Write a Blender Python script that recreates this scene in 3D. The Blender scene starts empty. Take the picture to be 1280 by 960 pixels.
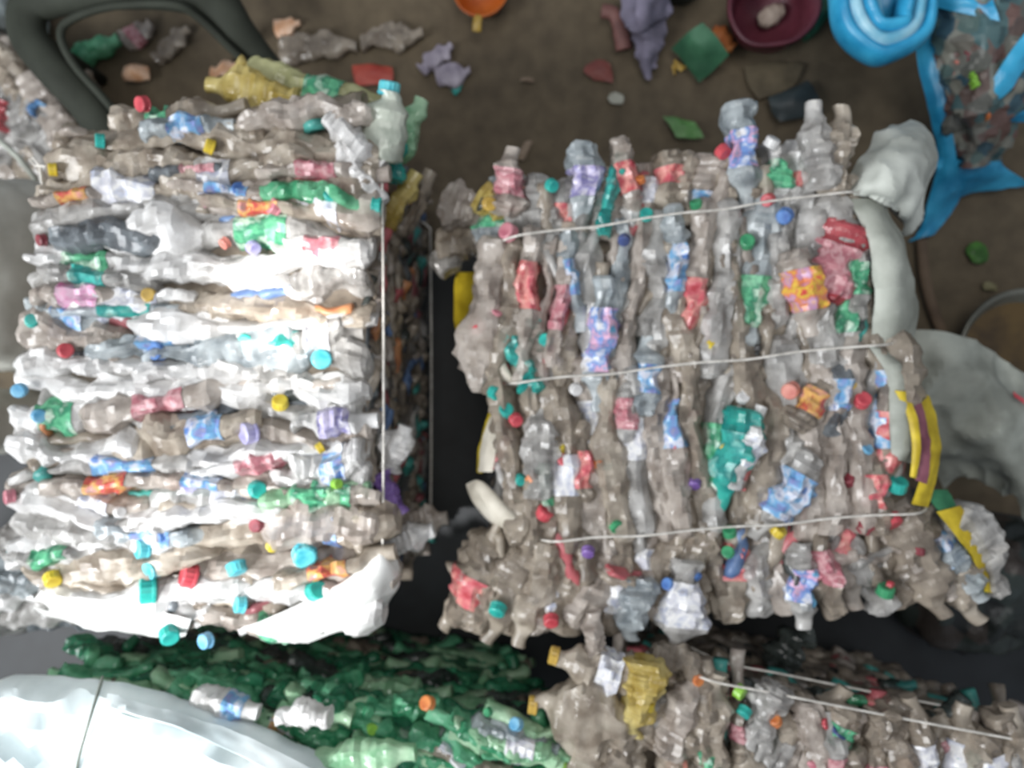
import bpy, bmesh, math, random
from mathutils import Vector, Matrix, Euler, noise

random.seed(11)
S = bpy.context.scene
C = S.collection
R = random.uniform
PI = math.pi

# ------------------------------------------------------------------ camera
CAMZ = 1.8
F = 1000.0
ROT = Euler((-0.010, math.atan(0.06), 0.0), 'XYZ')
cam_d = bpy.data.cameras.new('camera')
cam = bpy.data.objects.new('camera', cam_d)
C.objects.link(cam)
cam_d.sensor_width = 36
cam_d.lens = 36 * F / 1280
cam_d.clip_start = 0.05
cam.location = (0, 0, CAMZ)
cam.rotation_euler = ROT
cam_d.dof.use_dof = True
cam_d.dof.focus_distance = 0.80
cam_d.dof.aperture_fstop = 3.2
S.camera = cam
RM = ROT.to_matrix()


def P(px, py, z):
    """where the line of sight through a pixel of the photograph meets height z"""
    d = RM @ Vector(((px - 640) / F, -(py - 480) / F, -1))
    t = (z - CAMZ) / d.z
    return Vector((0, 0, CAMZ)) + d * t


def M(z):
    return (CAMZ - z) / F          # metres per pixel at a height


# ------------------------------------------------------------------ materials
def lin(h):
    h = h.lstrip('#')
    o = []
    for i in (0, 2, 4):
        c = int(h[i:i + 2], 16) / 255
        o.append(c / 12.92 if c <= 0.04045 else ((c + 0.055) / 1.055) ** 2.4)
    return (o[0], o[1], o[2], 1)


MATS = {}


def base_nodes(name):
    m = bpy.data.materials.new(name)
    m.use_nodes = True
    nt = m.node_tree
    b = nt.nodes['Principled BSDF']
    return m, nt, b


def ramp(nt, a, b, p0=0.35, p1=0.65):
    r = nt.nodes.new('ShaderNodeValToRGB')
    r.color_ramp.elements[0].color = a
    r.color_ramp.elements[0].position = p0
    r.color_ramp.elements[1].color = b
    r.color_ramp.elements[1].position = p1
    return r


def tex(nt, kind, scale, detail=3, stretch=(1, 1, 1)):
    tc = nt.nodes.new('ShaderNodeTexCoord')
    mp = nt.nodes.new('ShaderNodeMapping')
    mp.inputs['Scale'].default_value = stretch
    nt.links.new(tc.outputs['Object'], mp.inputs['Vector'])
    n = nt.nodes.new(kind)
    n.inputs['Scale'].default_value = scale
    if 'Detail' in n.inputs:
        n.inputs['Detail'].default_value = detail
    nt.links.new(mp.outputs['Vector'], n.inputs['Vector'])
    return n


def pet(name, c1, c2, rough=0.20, clear=0.20, bump=0.25):
    """thin crushed bottle plastic: glossy, a little see-through, dusty"""
    if name in MATS:
        return MATS[name]
    m, nt, b = base_nodes(name)
    n = tex(nt, 'ShaderNodeTexNoise', 26, 5)
    r = ramp(nt, lin(c1), lin(c2), 0.36, 0.66)
    nt.links.new(n.outputs['Fac'], r.inputs['Fac'])
    nt.links.new(r.outputs['Color'], b.inputs['Base Color'])
    b.inputs['Roughness'].default_value = rough
    b.inputs['Specular IOR Level'].default_value = 0.7
    n2 = tex(nt, 'ShaderNodeTexVoronoi', 75, 2, (0.5, 1, 1))
    bp = nt.nodes.new('ShaderNodeBump')
    bp.inputs['Strength'].default_value = bump
    bp.inputs['Distance'].default_value = 0.004
    nt.links.new(n2.outputs['Distance'], bp.inputs['Height'])
    nt.links.new(bp.outputs['Normal'], b.inputs['Normal'])
    tl = nt.nodes.new('ShaderNodeBsdfTranslucent')
    nt.links.new(r.outputs['Color'], tl.inputs['Color'])
    tr = nt.nodes.new('ShaderNodeBsdfTransparent')
    mx = nt.nodes.new('ShaderNodeMixShader')
    mx.inputs['Fac'].default_value = 0.22
    mx2 = nt.nodes.new('ShaderNodeMixShader')
    mx2.inputs['Fac'].default_value = clear
    nt.links.new(b.outputs[0], mx.inputs[1])
    nt.links.new(tl.outputs[0], mx.inputs[2])
    nt.links.new(mx.outputs[0], mx2.inputs[1])
    nt.links.new(tr.outputs[0], mx2.inputs[2])
    nt.links.new(mx2.outputs[0], nt.nodes['Material Output'].inputs['Surface'])
    MATS[name] = m
    return m


def solid(name, c1, c2=None, rough=0.5, scale=20, bump=0.15, spec=0.5, stretch=(1, 1, 1), p=(0.35, 0.65), dist=0.003, detail=4):
    if name in MATS:
        return MATS[name]
    m, nt, b = base_nodes(name)
    n = tex(nt, 'ShaderNodeTexNoise', scale, detail, stretch)
    r = ramp(nt, lin(c1), lin(c2 or c1), *p)
    nt.links.new(n.outputs['Fac'], r.inputs['Fac'])
    nt.links.new(r.outputs['Color'], b.inputs['Base Color'])
    b.inputs['Roughness'].default_value = rough
    b.inputs['Specular IOR Level'].default_value = spec
    if bump:
        bp = nt.nodes.new('ShaderNodeBump')
        bp.inputs['Strength'].default_value = bump
        bp.inputs['Distance'].default_value = dist
        nt.links.new(n.outputs['Fac'], bp.inputs['Height'])
        nt.links.new(bp.outputs['Normal'], b.inputs['Normal'])
    MATS[name] = m
    return m


def multi(name, cols, scale=9, rough=0.5, bump=0.4, stretch=(1, 1, 1), dist=0.01):
    """mottled mix of several colours in crumpled patches"""
    if name in MATS:
        return MATS[name]
    m, nt, b = base_nodes(name)
    n = tex(nt, 'ShaderNodeTexVoronoi', scale, 0, stretch)
    nn = tex(nt, 'ShaderNodeTexNoise', scale * 1.2, 3, stretch)
    sp = nt.nodes.new('ShaderNodeSeparateColor')
    nt.links.new(n.outputs['Color'], sp.inputs[0])
    r = nt.nodes.new('ShaderNodeValToRGB')
    r.color_ramp.interpolation = 'CONSTANT'
    els = r.color_ramp.elements
    while len(els) < len(cols):
        els.new(0.5)
    for i, c in enumerate(cols):
        els[i].position = i / len(cols)
        els[i].color = lin(c)
    nt.links.new(sp.outputs[0], r.inputs['Fac'])
    nt.links.new(r.outputs['Color'], b.inputs['Base Color'])
    b.inputs['Roughness'].default_value = rough
    bp = nt.nodes.new('ShaderNodeBump')
    bp.inputs['Strength'].default_value = bump
    bp.inputs['Distance'].default_value = dist
    nt.links.new(nn.outputs['Fac'], bp.inputs['Height'])
    nt.links.new(bp.outputs['Normal'], b.inputs['Normal'])
    MATS[name] = m
    return m


def pet_set():
    pet('pet_grey', '#8d8a86', '#d8d6d2')
    pet('pet_beige', '#8f8273', '#cfc4b4')
    pet('pet_warm', '#9a8e84', '#d6ccc2')
    pet('pet_cool', '#848d92', '#d2dadc')
    pet('pet_dark', '#55595e', '#8f979c')
    pet('pet_tan', '#81766a', '#b6aa9a')
    pet('pet_white', '#c9c7c4', '#f4f3f1', clear=0.05)
    pet('pet_green', '#3a9468', '#86d2a6', clear=0.1)
    pet('pet_deepgreen', '#266a4c', '#48a278')
    pet('pet_lightgreen', '#82ba8e', '#c6e8c4', clear=0.1)
    pet('pet_teal', '#148a86', '#3fc4b4')
    pet('pet_yellow', '#b39a4a', '#e6d58e')
    pet('pet_paleyellow', '#a8a878', '#d6d6a4')
    pet('pet_blue', '#3a6aa8', '#7db4dc')
    pet('pet_red', '#a83a44', '#d86a70')
    pet('pet_murk', '#2f3634', '#5a625e')


pet_set()
COL = {
    'red': ('#b62a3a', '#e0505a'), 'maroon': ('#6a1a26', '#94303c'), 'orange': ('#c8602a', '#ee9148'),
    'yellow': ('#c8a414', '#f0da3c'), 'lime': ('#74b82a', '#a6e650'), 'green': ('#14784a', '#3aa86c'),
    'teal': ('#0a8f88', '#22c2b2'), 'cyan': ('#22a8c0', '#6ee0e6'), 'blue': ('#2a58a8', '#5a8ed8'),
    'sky': ('#3a94c8', '#84c8ea'), 'navy': ('#1c2c5a', '#34488a'), 'purple': ('#5a3a8a', '#8e6cc0'),
    'lavender': ('#8a86c4', '#c8c4ea'), 'pink': ('#d85a92', '#f4b0d0'), 'rose': ('#b4566a', '#dc8e9a'),
    'white': ('#cfcfcf', '#f4f4f4'), 'amber': ('#a8842a', '#d8b048'), 'peach': ('#d89a6a', '#f4ceb0'),
    'black': ('#141414', '#2c2c2c'), 'salmon': ('#c86458', '#e89888'),
}
# printed films: two or three colours in patches
PRINT = {
    'print_blue': ['#3f6fb8', '#d8dcea', '#5fa6da', '#7a86c8'],
    'print_bluepink': ['#58b0e0', '#f0b4d4', '#5a8ed8', '#f2f2f6'],
    'print_red': ['#b8323e', '#d8606a', '#e89a90', '#c8404a'],
    'print_orange': ['#d8703a', '#c83a3e', '#e8b45a', '#e0908a'],
    'print_pink': ['#e870b0', '#f2a8d0', '#f4c8e2', '#e48ac0'],
    'print_teal': ['#1fa090', '#2fb4a8', '#178a86', '#7accc0'],
    'print_lav': ['#a098cc', '#d8d0ee', '#7a74b8', '#eceaf4'],
    'print_rose': ['#c47c86', '#b05e6c', '#d8a4a8', '#a85060'],
    'print_green': ['#2f9a6a', '#5fc48e', '#1d7a56', '#bfe0c8'],
    'print_multi': ['#e0403a', '#f0c83a', '#e8804a', '#c896c8', '#f0b070'],
    'print_white': ['#e8e8ea', '#c8ccd8', '#f4f4f4', '#b4bcd4'],
}


def dull(h, f=0.20, g=(128, 122, 116)):
    h = h.lstrip('#')
    v = [int(h[i:i + 2], 16) for i in (0, 2, 4)]
    return '#' + ''.join('%02x' % int(v[i] * (1 - f) + g[i] * f) for i in range(3))


def printed(name, cols):
    """dusty printed film, colours running into one another"""
    if name in MATS:
        return MATS[name]
    m, nt, b = base_nodes(name)
    n = tex(nt, 'ShaderNodeTexNoise', 34, 3, (1, 1, 1))
    r = nt.nodes.new('ShaderNodeValToRGB')
    els = r.color_ramp.elements
    while len(els) < len(cols) + 1:
        els.new(0.5)
    for i, c in enumerate(cols + ['#a8a29a']):
        els[i].position = 0.30 + 0.42 * i / len(cols)
        els[i].color = lin(dull(c, 0.22))
    nt.links.new(n.outputs['Fac'], r.inputs['Fac'])
    nt.links.new(r.outputs['Color'], b.inputs['Base Color'])
    b.inputs['Roughness'].default_value = 0.3
    MATS[name] = m
    return m


def cmat(c):
    if c in PRINT:
        return printed(c, PRINT[c])
    a, b = COL[c]
    return solid('plastic_' + c, dull(a), dull(b), 0.35, 40, 0.1)


# ------------------------------------------------------------------ objects
def link_mesh(name, me, mat, parent=None, loc=(0, 0, 0), rot=(0, 0, 0), smooth=True):
    o = bpy.data.objects.new(name, me)
    C.objects.link(o)
    if mat is not None:
        mats = mat if isinstance(mat, (list, tuple)) else [mat]
        for m in mats:
            me.materials.append(m)
    if smooth:
        me.polygons.foreach_set('use_smooth', [True] * len(me.polygons))
        if smooth == 2:
            me.set_sharp_from_angle(angle=math.radians(24))
    o.location = loc
    o.rotation_euler = rot
    if parent is not None:
        o.parent = parent
    return o


def pydata(name, vs, fs):
    me = bpy.data.meshes.new(name)
    me.from_pydata([tuple(v) for v in vs], [], fs)
    me.update()
    return me


def empty(name, loc, label, cat, group=None):
    o = bpy.data.objects.new(name, None)
    C.objects.link(o)
    o.empty_display_size = 0.05
    o.location = loc
    tag(o, label, cat, group)
    return o


def tag(o, label, cat, group=None, kind=None):
    if label:
        o['label'] = label
    if cat:
        o['category'] = cat
    if group:
        o['group'] = group
    if kind:
        o['kind'] = kind
    return o


# ---- crushed bottle ------------------------------------------------
def sm(a, b, x):
    t = max(0, min(1, (x - a) / (b - a)))
    return t * t * (3 - 2 * t)


def bottle_grid(L, T, W, seed, crumple=1.0, bend=0.0, nu=34, nv=20, neck=0.0125, ribs=True, wave=0.35, twist=0.0, open_neck=True):
    """rows of points of a squashed bottle lying along X, thickness T in Y, width W in Z"""
    off = Vector((seed * 7.31 % 97, seed * 3.17 % 89, seed * 1.73 % 83))
    rn = min(neck, W * 0.4)
    rows, cents = [], []
    ph = seed * 1.9
    for i in range(nu + 1):
        u = i / nu
        if u < 0.06:
            r = 0.70 + 0.30 * math.sqrt(max(0, u / 0.06))
        else:
            r = 1.0
        if ribs:
            r *= 1 + 0.035 * math.sin(u * 60)
        k = sm(0.70, 0.90, u) if open_neck else 0.0
        if not open_neck and u > 0.9:
            r = 0.45 + 0.55 * math.sqrt(max(0, (1 - u) / 0.1))
        s = 1 + wave * noise.noise(Vector((u * 3.1, seed * 2.7, 0))) * 1.6
        s2 = 1 + 0.25 * noise.noise(Vector((u * 2.3, 5.5, seed * 1.3)))
        hy = (T / 2 * r * s) * (1 - k) + rn * k
        hz = (W / 2 * r * s2) * (1 - k) + rn * k
        cy = bend * math.sin(PI * u * 1.6 + ph) + 0.25 * T * noise.noise(Vector((u * 4, seed, 9)))
        cz = 0.12 * W * noise.noise(Vector((u * 2.5, 3, seed)))
        c = Vector(((u - 0.5) * L, cy, cz))
        row = []
        tw = twist * (u - 0.5)
        for j in range(nv):
            a = 2 * PI * j / nv + tw
            ca, sa = math.cos(a), math.sin(a)
            p = Vector((0, hy * math.copysign(abs(ca) ** 0.8, ca), hz * math.copysign(abs(sa) ** 0.8, sa)))
            q = c + p
            amp = crumple * (1 - 0.92 * k)
            if amp > 0:
                qq = Vector((q.x * 22, q.y * 38, q.z * 22)) + off
                d, _ = noise.voronoi(qq)
                ridge = min(0.5, d[1] - d[0])
                n1 = noise.noise(Vector((q.x * 30, q.y * 50, q.z * 30)) + off)
                n2 = noise.noise(Vector((q.x * 70, q.y * 90, q.z * 70)) + off)
                n1 = 0.5 - 2.2 * abs(n1)
                disp = amp * (0.013 * (ridge - 0.30) + 0.0080 * n1 + 0.0030 * n2)
                dirn = p.normalized() if p.length > 1e-6 else Vector((0, 0, 1))
                q = q + dirn * disp * min(1.0, T / 0.03)
            row.append(q)
        rows.append(row)
        cents.append(c)
    return rows, cents


def grid_faces(n0, n1, nv, base=0):
    fs = []
    for i in range(n0, n1):
        for j in range(nv):
            a = base + i * nv + j
            b = base + i * nv + (j + 1) % nv
            fs.append((a, b, b + nv, a + nv))
    return fs


def bottle_mesh(rows, cents):
    nv = len(rows[0])
    vs = [p for r in rows for p in r]
    fs = grid_faces(0, len(rows) - 1, nv)
    c0 = cents[0] + Vector((0.006, 0, 0))
    vs.append(c0)
    k = len(vs) - 1
    fs += [(k, (j + 1) % nv, j) for j in range(nv)]
    vs.append(cents[-1])
    k2 = len(vs) - 1
    b = (len(rows) - 1) * nv
    fs += [(k2, b + j, b + (j + 1) % nv) for j in range(nv)]
    return vs, fs


def label_mesh(rows, cents, a, b, off=0.0014):
    nu = len(rows) - 1
    i0, i1 = int(round(a * nu)), int(round(b * nu))
    i1 = max(i1, i0 + 2)
    i1 = min(i1, nu)
    nv = len(rows[0])
    vs = []
    for i in range(i0, i1 + 1):
        for p in rows[i]:
            d = (p - cents[i])
            d.x = 0
            d = d.normalized() if d.length > 1e-6 else Vector((0, 0, 1))
            vs.append(p + d * off)
    return vs, grid_faces(0, i1 - i0, nv)


_capm = {}


def cap_mesh(r, h):
    """ribbed screw cap, closed top, axis along X"""
    n = 28
    prof = [(0.0, 0.0), (0.0, r * 0.80), (h * 0.10, r), (h * 0.72, r), (h * 0.76, r * 1.05), (h * 0.92, r * 1.05), (h, r * 0.9), (h, 0)]
    # x=0 is the closed face looking outward (towards +X after mirroring)
    vs, fs = [], []
    for x, rr in prof[1:-1]:
        for j in range(n):
            a = 2 * PI * j / n
            q = rr * (1 - (0.045 if (j % 2 and 0.05 * h < x < 0.74 * h) else 0))
            vs.append((h - x - h / 2, q * math.cos(a), q * math.sin(a)))
    m = len(prof) - 2
    for i in range(m - 1):
        for j in range(n):
            a = i * n + j
            b = i * n + (j + 1) % n
            fs.append((a, a + n, b + n, b))
    vs.append((h / 2, 0, 0))
    k = len(vs) - 1
    fs += [(k, j, (j + 1) % n) for j in range(n)]
    vs.append((-h / 2, 0, 0))
    k = len(vs) - 1
    b0 = (m - 1) * n
    fs += [(k, b0 + (j + 1) % n, b0 + j) for j in range(n)]
    return pydata('cap', vs, fs)


def add_cap(parent, loc, rot, color, r=0.0145, h=0.015, name='bottle_cap'):
    return link_mesh(name, cap_mesh(r, h), cmat(color), parent, loc, rot, smooth=False)


SEED = [1]


def crushed(name, parent, loc, ang, L, T, W, mat, label=None, cap=None, crumple=1.0, bend=None, tilt=0.0, roll=0.0, lrange=None, root_loc=Vector((0, 0, 0)), **kw):
    SEED[0] += 1
    s = SEED[0]
    if bend is None:
        bend = R(0.0, 0.006)
    rows, cents = bottle_grid(L, T, W, s, crumple, bend, **kw)
    vs, fs = bottle_mesh(rows, cents)
    o = link_mesh(name, pydata(name, vs, fs), mat, parent, Vector(loc) - root_loc, (roll, tilt, ang), smooth=2)
    if label:
        a, b = lrange or (R(0.2, 0.3), R(0.45, 0.6))
        lv, lf = label_mesh(rows, cents, a, b)
        link_mesh('printed_label', pydata('printed_label', lv, lf), cmat(label), o, smooth=2)
    if cap:
        add_cap(o, (cents[-1].x - 0.001, cents[-1].y, cents[-1].z), (0, 0, 0), cap)
    return o


# ---- tubes ----------------------------------------------------------
def catmull(pts, n):
    out = []
    m = len(pts)
    for i in range(m - 1):
        p0 = pts[max(0, i - 1)]
        p1 = pts[i]
        p2 = pts[i + 1]
        p3 = pts[min(m - 1, i + 2)]
        for k in range(n):
            t = k / n
            out.append(0.5 * ((2 * p1) + (p2 - p0) * t + (2 * p0 - 5 * p1 + 4 * p2 - p3) * t * t + (3 * p1 - p0 - 3 * p2 + p3) * t ** 3))
    out.append(pts[-1])
    return out


def tube_data(path, rad, nv=10, flat=1.0, up=Vector((0, 0, 1))):
    vs, fs = [], []
    n = len(path)
    for i, p in enumerate(path):
        t = (path[min(n - 1, i + 1)] - path[max(0, i - 1)]).normalized()
        s = t.cross(up)
        if s.length < 1e-4:
            s = t.cross(Vector((1, 0, 0)))
        s.normalize()
        w = s.cross(t)
        r = rad[i] if isinstance(rad, (list, tuple)) else rad
        for j in range(nv):
            a = 2 * PI * j / nv
            vs.append(p + s * math.cos(a) * r + w * math.sin(a) * r * flat)
    fs = grid_faces(0, n - 1, nv)
    fs.append(tuple(range(nv))[::-1])
    fs.append(tuple((n - 1) * nv + j for j in range(nv)))
    return vs, fs


def tube(name, path, rad, mat, parent=None, nv=10, flat=1.0, rl=Vector((0, 0, 0)), up=Vector((0, 0, 1))):
    vs, fs = tube_data([p - rl for p in path], rad, nv, flat, up)
    return link_mesh(name, pydata(name, vs, fs), mat, parent)


# ---- cloth / sheet --------------------------------------------------
def sheet_mesh(rows, nu=8, nv=8, wr=0.006, freq=14, thick=0.002, seed=0, bulge=0.0):
    """rows: list of lists of Vectors, smooth surface through them"""
    cr = [catmull(r, nv) for r in rows]
    cols = []
    for j in range(len(cr[0])):
        cols.append(catmull([r[j] for r in cr], nu))
    g = [[cols[j][i] for j in range(len(cols))] for i in range(len(cols[0]))]
    ni, nj = len(g), len(g[0])
    nrm = []
    for i in range(ni):
        rr = []
        for j in range(nj):
            a = g[min(ni - 1, i + 1)][j] - g[max(0, i - 1)][j]
            b = g[i][min(nj - 1, j + 1)] - g[i][max(0, j - 1)]
            n = a.cross(b)
            n = n.normalized() if n.length > 1e-9 else Vector((0, 0, 1))
            if n.z < 0:
                n = -n
            rr.append(n)
        nrm.append(rr)
    top, bot = [], []
    for i in range(ni):
        for j in range(nj):
            p = g[i][j]
            q = p * freq + Vector((seed * 3.3, seed * 1.7, seed))
            d = wr * (1 - 2.6 * abs(noise.noise(q))) + wr * 0.7 * (0.4 - 2 * abs(noise.noise(q * 2.3 + Vector((7, 1, 3)))))
            u, v = i / (ni - 1), j / (nj - 1)
            d += bulge * math.sin(PI * u) * math.sin(PI * v)
            pp = p + nrm[i][j] * d
            top.append(pp)
            bot.append(pp - nrm[i][j] * thick)
    vs = top + bot
    N = ni * nj
    fs = []
    for i in range(ni - 1):
        for j in range(nj - 1):
            a = i * nj + j
            fs.append((a, a + 1, a + nj + 1, a + nj))
            fs.append((N + a, N + a + nj, N + a + nj + 1, N + a + 1))
    for i in range(ni - 1):
        a = i * nj
        fs.append((a, a + nj, N + a + nj, N + a))
        a = i * nj + nj - 1
        fs.append((a, N + a, N + a + nj, a + nj))
    for j in range(nj - 1):
        fs.append((j, N + j, N + j + 1, j + 1))
        a = (ni - 1) * nj + j
        fs.append((a, a + 1, N + a + 1, N + a))
    return vs, fs


def fix(o):
    bm = bmesh.new()
    bm.from_mesh(o.data)
    bmesh.ops.recalc_face_normals(bm, faces=bm.faces)
    bm.to_mesh(o.data)
    bm.free()
    return o


def sheet(name, rows, mat, parent=None, rl=Vector((0, 0, 0)), **kw):
    """rows of (px, py, z)"""
    rr = [[P(*q) - rl for q in r] for r in rows]
    vs, fs = sheet_mesh(rr, **kw)
    return fix(link_mesh(name, pydata(name, vs, fs), mat, parent, smooth=2))


# ---- lumpy closed body (stuffed sack, bag, scrap heap) ---------------
def lump(name, cen, size, mat, parent=None, rotz=0, p=2.6, seed=0, wr=0.02, freq=6, nu=36, nv=48, flatbase=True, rl=Vector((0, 0, 0)), stack=0.0):
    vs, fs = [], []
    sx, sy, sz = size
    for i in range(nu + 1):
        th = PI * i / nu
        for j in range(nv):
            ph = 2 * PI * j / nv
            x = math.sin(th) * math.cos(ph)
            y = math.sin(th) * math.sin(ph)
            z = math.cos(th)
            e = 2 / p
            l = (abs(x) ** p + abs(y) ** p + abs(z) ** p) ** (1 / p)
            v = Vector((x / l * sx / 2, y / l * sy / 2, z / l * sz / 2))
            q = v * freq + Vector((seed * 5.1, seed * 2.3, seed))
            n = v.normalized()
            d = wr * (noise.noise(q) + 0.6 * (0.5 - abs(noise.noise(q * 2.1))) + 0.3 * noise.noise(q * 5))
            if stack:
                d += stack * math.sin(v.y * 120 + 3 * noise.noise(q))
            v = v + n * d
            if flatbase and v.z < -sz / 2:
                v.z = -sz / 2
            vs.append(v)
    fs = grid_faces(0, nu, nv)
    o = link_mesh(name, pydata(name, vs, fs), mat, parent, Vector(cen) - rl, (0, 0, rotz))
    return fix(o)


# ------------------------------------------------------------------ filler of a bale
def filler(parent, rl, corners_top, z0, z1, pal, inset=0.02, spread=1.0, name='compacted_plastic', n_side=90, n_top=60, sliver=(0.05, 0.09, 0.016, 0.026), seed=3, vertical_lean=0.6):
    """the countless squashed bottles inside and on the flanks: one body"""
    random.seed(seed)
    VS, FS, MI = [], [], []
    mats = [MATS[k] if k.startswith('pet_') else solid('faded_' + k, dull(COL[k][0], 0.45), dull(COL[k][1], 0.45), 0.4, 40, 0.1) for k in pal]
    tops = [P(x, y, z1) for x, y in corners_top]
    cen = sum(tops, Vector()) / 4
    # core block, rippled
    n = 22
    core_t = [cen + (t - cen) * (1 - inset * 2) for t in tops]
    loops = []
    for k in range(14):
        z = z0 + 0.001 + (z1 - 0.028 - z0) * k / 13
        f = spread + (1 - spread) * (k / 13)
        ring = []
        for e in range(4):
            a, b = core_t[e], core_t[(e + 1) % 4]
            for i in range(n):
                q = a.lerp(b, i / n)
                q = cen + (q - cen) * f
                q.z = z
                d = noise.noise(q * 17) * 0.016 + noise.noise(q * 40) * 0.008
                q = q + (q - Vector((cen.x, cen.y, z))).normalized() * d
                ring.append(q)
        loops.append(ring)
    nv = 4 * n
    base = len(VS)
    for r in loops:
        VS += r
    f = grid_faces(0, 13, nv, base)
    FS += f
    MI += [random.randrange(4) for _ in f]
    top0 = base + 13 * nv
    # lid
    VS.append(Vector((cen.x, cen.y, z1 - 0.03)))
    kk = len(VS) - 1
    for j in range(nv):
        FS.append((kk, top0 + j, top0 + (j + 1) % nv))
        MI.append(0)
    VS.append(Vector((cen.x, cen.y, z0)))
    kk = len(VS) - 1
    for j in range(nv):
        FS.append((kk, base + (j + 1) % nv, base + j))
        MI.append(0)

    def put(c, rot, L, T, W, mi):
        SEED[0] += 1
        rows, cents = bottle_grid(L, T, W, SEED[0], 1.0, 0.003, nu=12, nv=10, ribs=False)
        vs, fs = bottle_mesh(rows, cents)
        b = len(VS)
        mt = rot.to_matrix()
        for v in vs:
            VS.append(mt @ v + c)
        for ff in fs:
            FS.append(tuple(b + x for x in ff))
            MI.append(mi)
    for e in range(4):
        a, b = tops[e], tops[(e + 1) % 4]
        d = (b - a)
        ang = math.atan2(d.y, d.x)
        cnt = int(n_side * d.length / 0.7)
        for _ in range(cnt):
            t = R(0.0, 1.0)
            h = R(0.02, 1.0)
            q = a.lerp(b, t)
            fq = spread + (1 - spread) * h
            q = cen + (q - cen) * fq * 0.97
            q.z = z0 + 0.03 + (z1 - z0 - 0.05) * h
            L = R(sliver[0], sliver[1])
            put(q, Euler((R(-0.4, 0.4), R(-vertical_lean, vertical_lean), ang + R(-0.35, 0.35))), L, R(sliver[2], sliver[3]), R(0.03, 0.05), random.randrange(len(mats)))
    for _ in range(n_top):
        a, b = R(0, 1), R(0, 1)
        q = tops[0].lerp(tops[1], a).lerp(tops[3].lerp(tops[2], a), b)
        q = cen + (q - cen) * 0.93
        q.z = z1 - 0.022
        put(q, Euler((R(-0.3, 0.3), R(-0.2, 0.2), R(-0.4, 0.4) + TOPANG[0])), R(0.10, 0.16), R(0.02, 0.03), R(0.03, 0.05), random.randrange(len(mats)))
    VS2 = [v - rl for v in VS]
    o = link_mesh(name, pydata(name, VS2, FS), mats, parent)
    o.data.polygons.foreach_set('material_index', MI)
    fix(o)
    o['kind'] = 'stuff'
    return o


TOPANG = [0.0]


def interp(tab, x):
    for (a, va), (b, vb) in zip(tab, tab[1:]):
        if x <= b:
            t = (x - a) / (b - a)
            t = max(0, min(1, t))
            return va + (vb - va) * t
    return tab[-1][1]


STRAP = solid('strap_plastic', '#b8b4ac', '#e0dcd4', 0.4, 60, 0.1)

# ================================================================== SETTING
gm, nt, b = base_nodes('packed_dirt')
n = tex(nt, 'ShaderNodeTexNoise', 3.2, 8)
r = ramp(nt, lin('#4c4233'), lin('#6c5f4a'), 0.3, 0.7)
nt.links.new(n.outputs['Fac'], r.inputs['Fac'])
n2 = tex(nt, 'ShaderNodeTexNoise', 26, 6)
r2 = ramp(nt, lin('#453b2e'), lin('#756853'), 0.3, 0.75)
nt.links.new(n2.outputs['Fac'], r2.inputs['Fac'])
mx = nt.nodes.new('ShaderNodeMix')
mx.data_type = 'RGBA'
mx.inputs[0].default_value = 0.4
nt.links.new(r.outputs['Color'], mx.inputs[6])
nt.links.new(r2.outputs['Color'], mx.inputs[7])
nt.links.new(mx.outputs[2], b.inputs['Base Color'])
b.inputs['Roughness'].default_value = 0.8
bp = nt.nodes.new('ShaderNodeBump')
bp.inputs['Strength'].default_value = 0.5
bp.inputs['Distance'].default_value = 0.01
nt.links.new(n2.outputs['Fac'], bp.inputs['Height'])
nt.links.new(bp.outputs['Normal'], b.inputs['Normal'])
vs, fs = [], []
N = 90
for i in range(N + 1):
    for j in range(N + 1):
        x, y = -3.4 + 6.8 * i / N, -3.4 + 6.8 * j / N
        vs.append((x, y, -0.004 + 0.004 * noise.noise(Vector((x * 3, y * 3, 0))) + 0.002 * noise.noise(Vector((x * 11, y * 11, 4)))))
for i in range(N):
    for j in range(N):
        a = i * (N + 1) + j
        fs.append((a, a + N + 1, a + N + 2, a + 1))
floor = link_mesh('floor', pydata('floor', vs, fs), gm)
floor['kind'] = 'structure'

GAP_SHADE = solid('gap_shade_black', '#141719', '#202427', 0.55, 12, 0.3)  # added black sheet: paints the deep shade of the gaps between bales
o = sheet('gap_shade_sheet', [[(-250, 620, .002), (200, 420, .002), (540, 335, .002), (660, 335, .002), (1140, 610, .002), (1420, 650, .002)],
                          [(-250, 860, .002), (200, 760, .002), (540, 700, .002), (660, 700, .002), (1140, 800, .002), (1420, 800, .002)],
                          [(-250, 1150, .002), (200, 1150, .002), (540, 1150, .002), (660, 1150, .002), (1140, 1150, .002), (1420, 1150, .002)]], GAP_SHADE, None, wr=0.0012, freq=9, thick=0.001)
tag(o, 'black sheet added on the ground as painted shade beneath and between the bales', 'painted shade')

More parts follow.
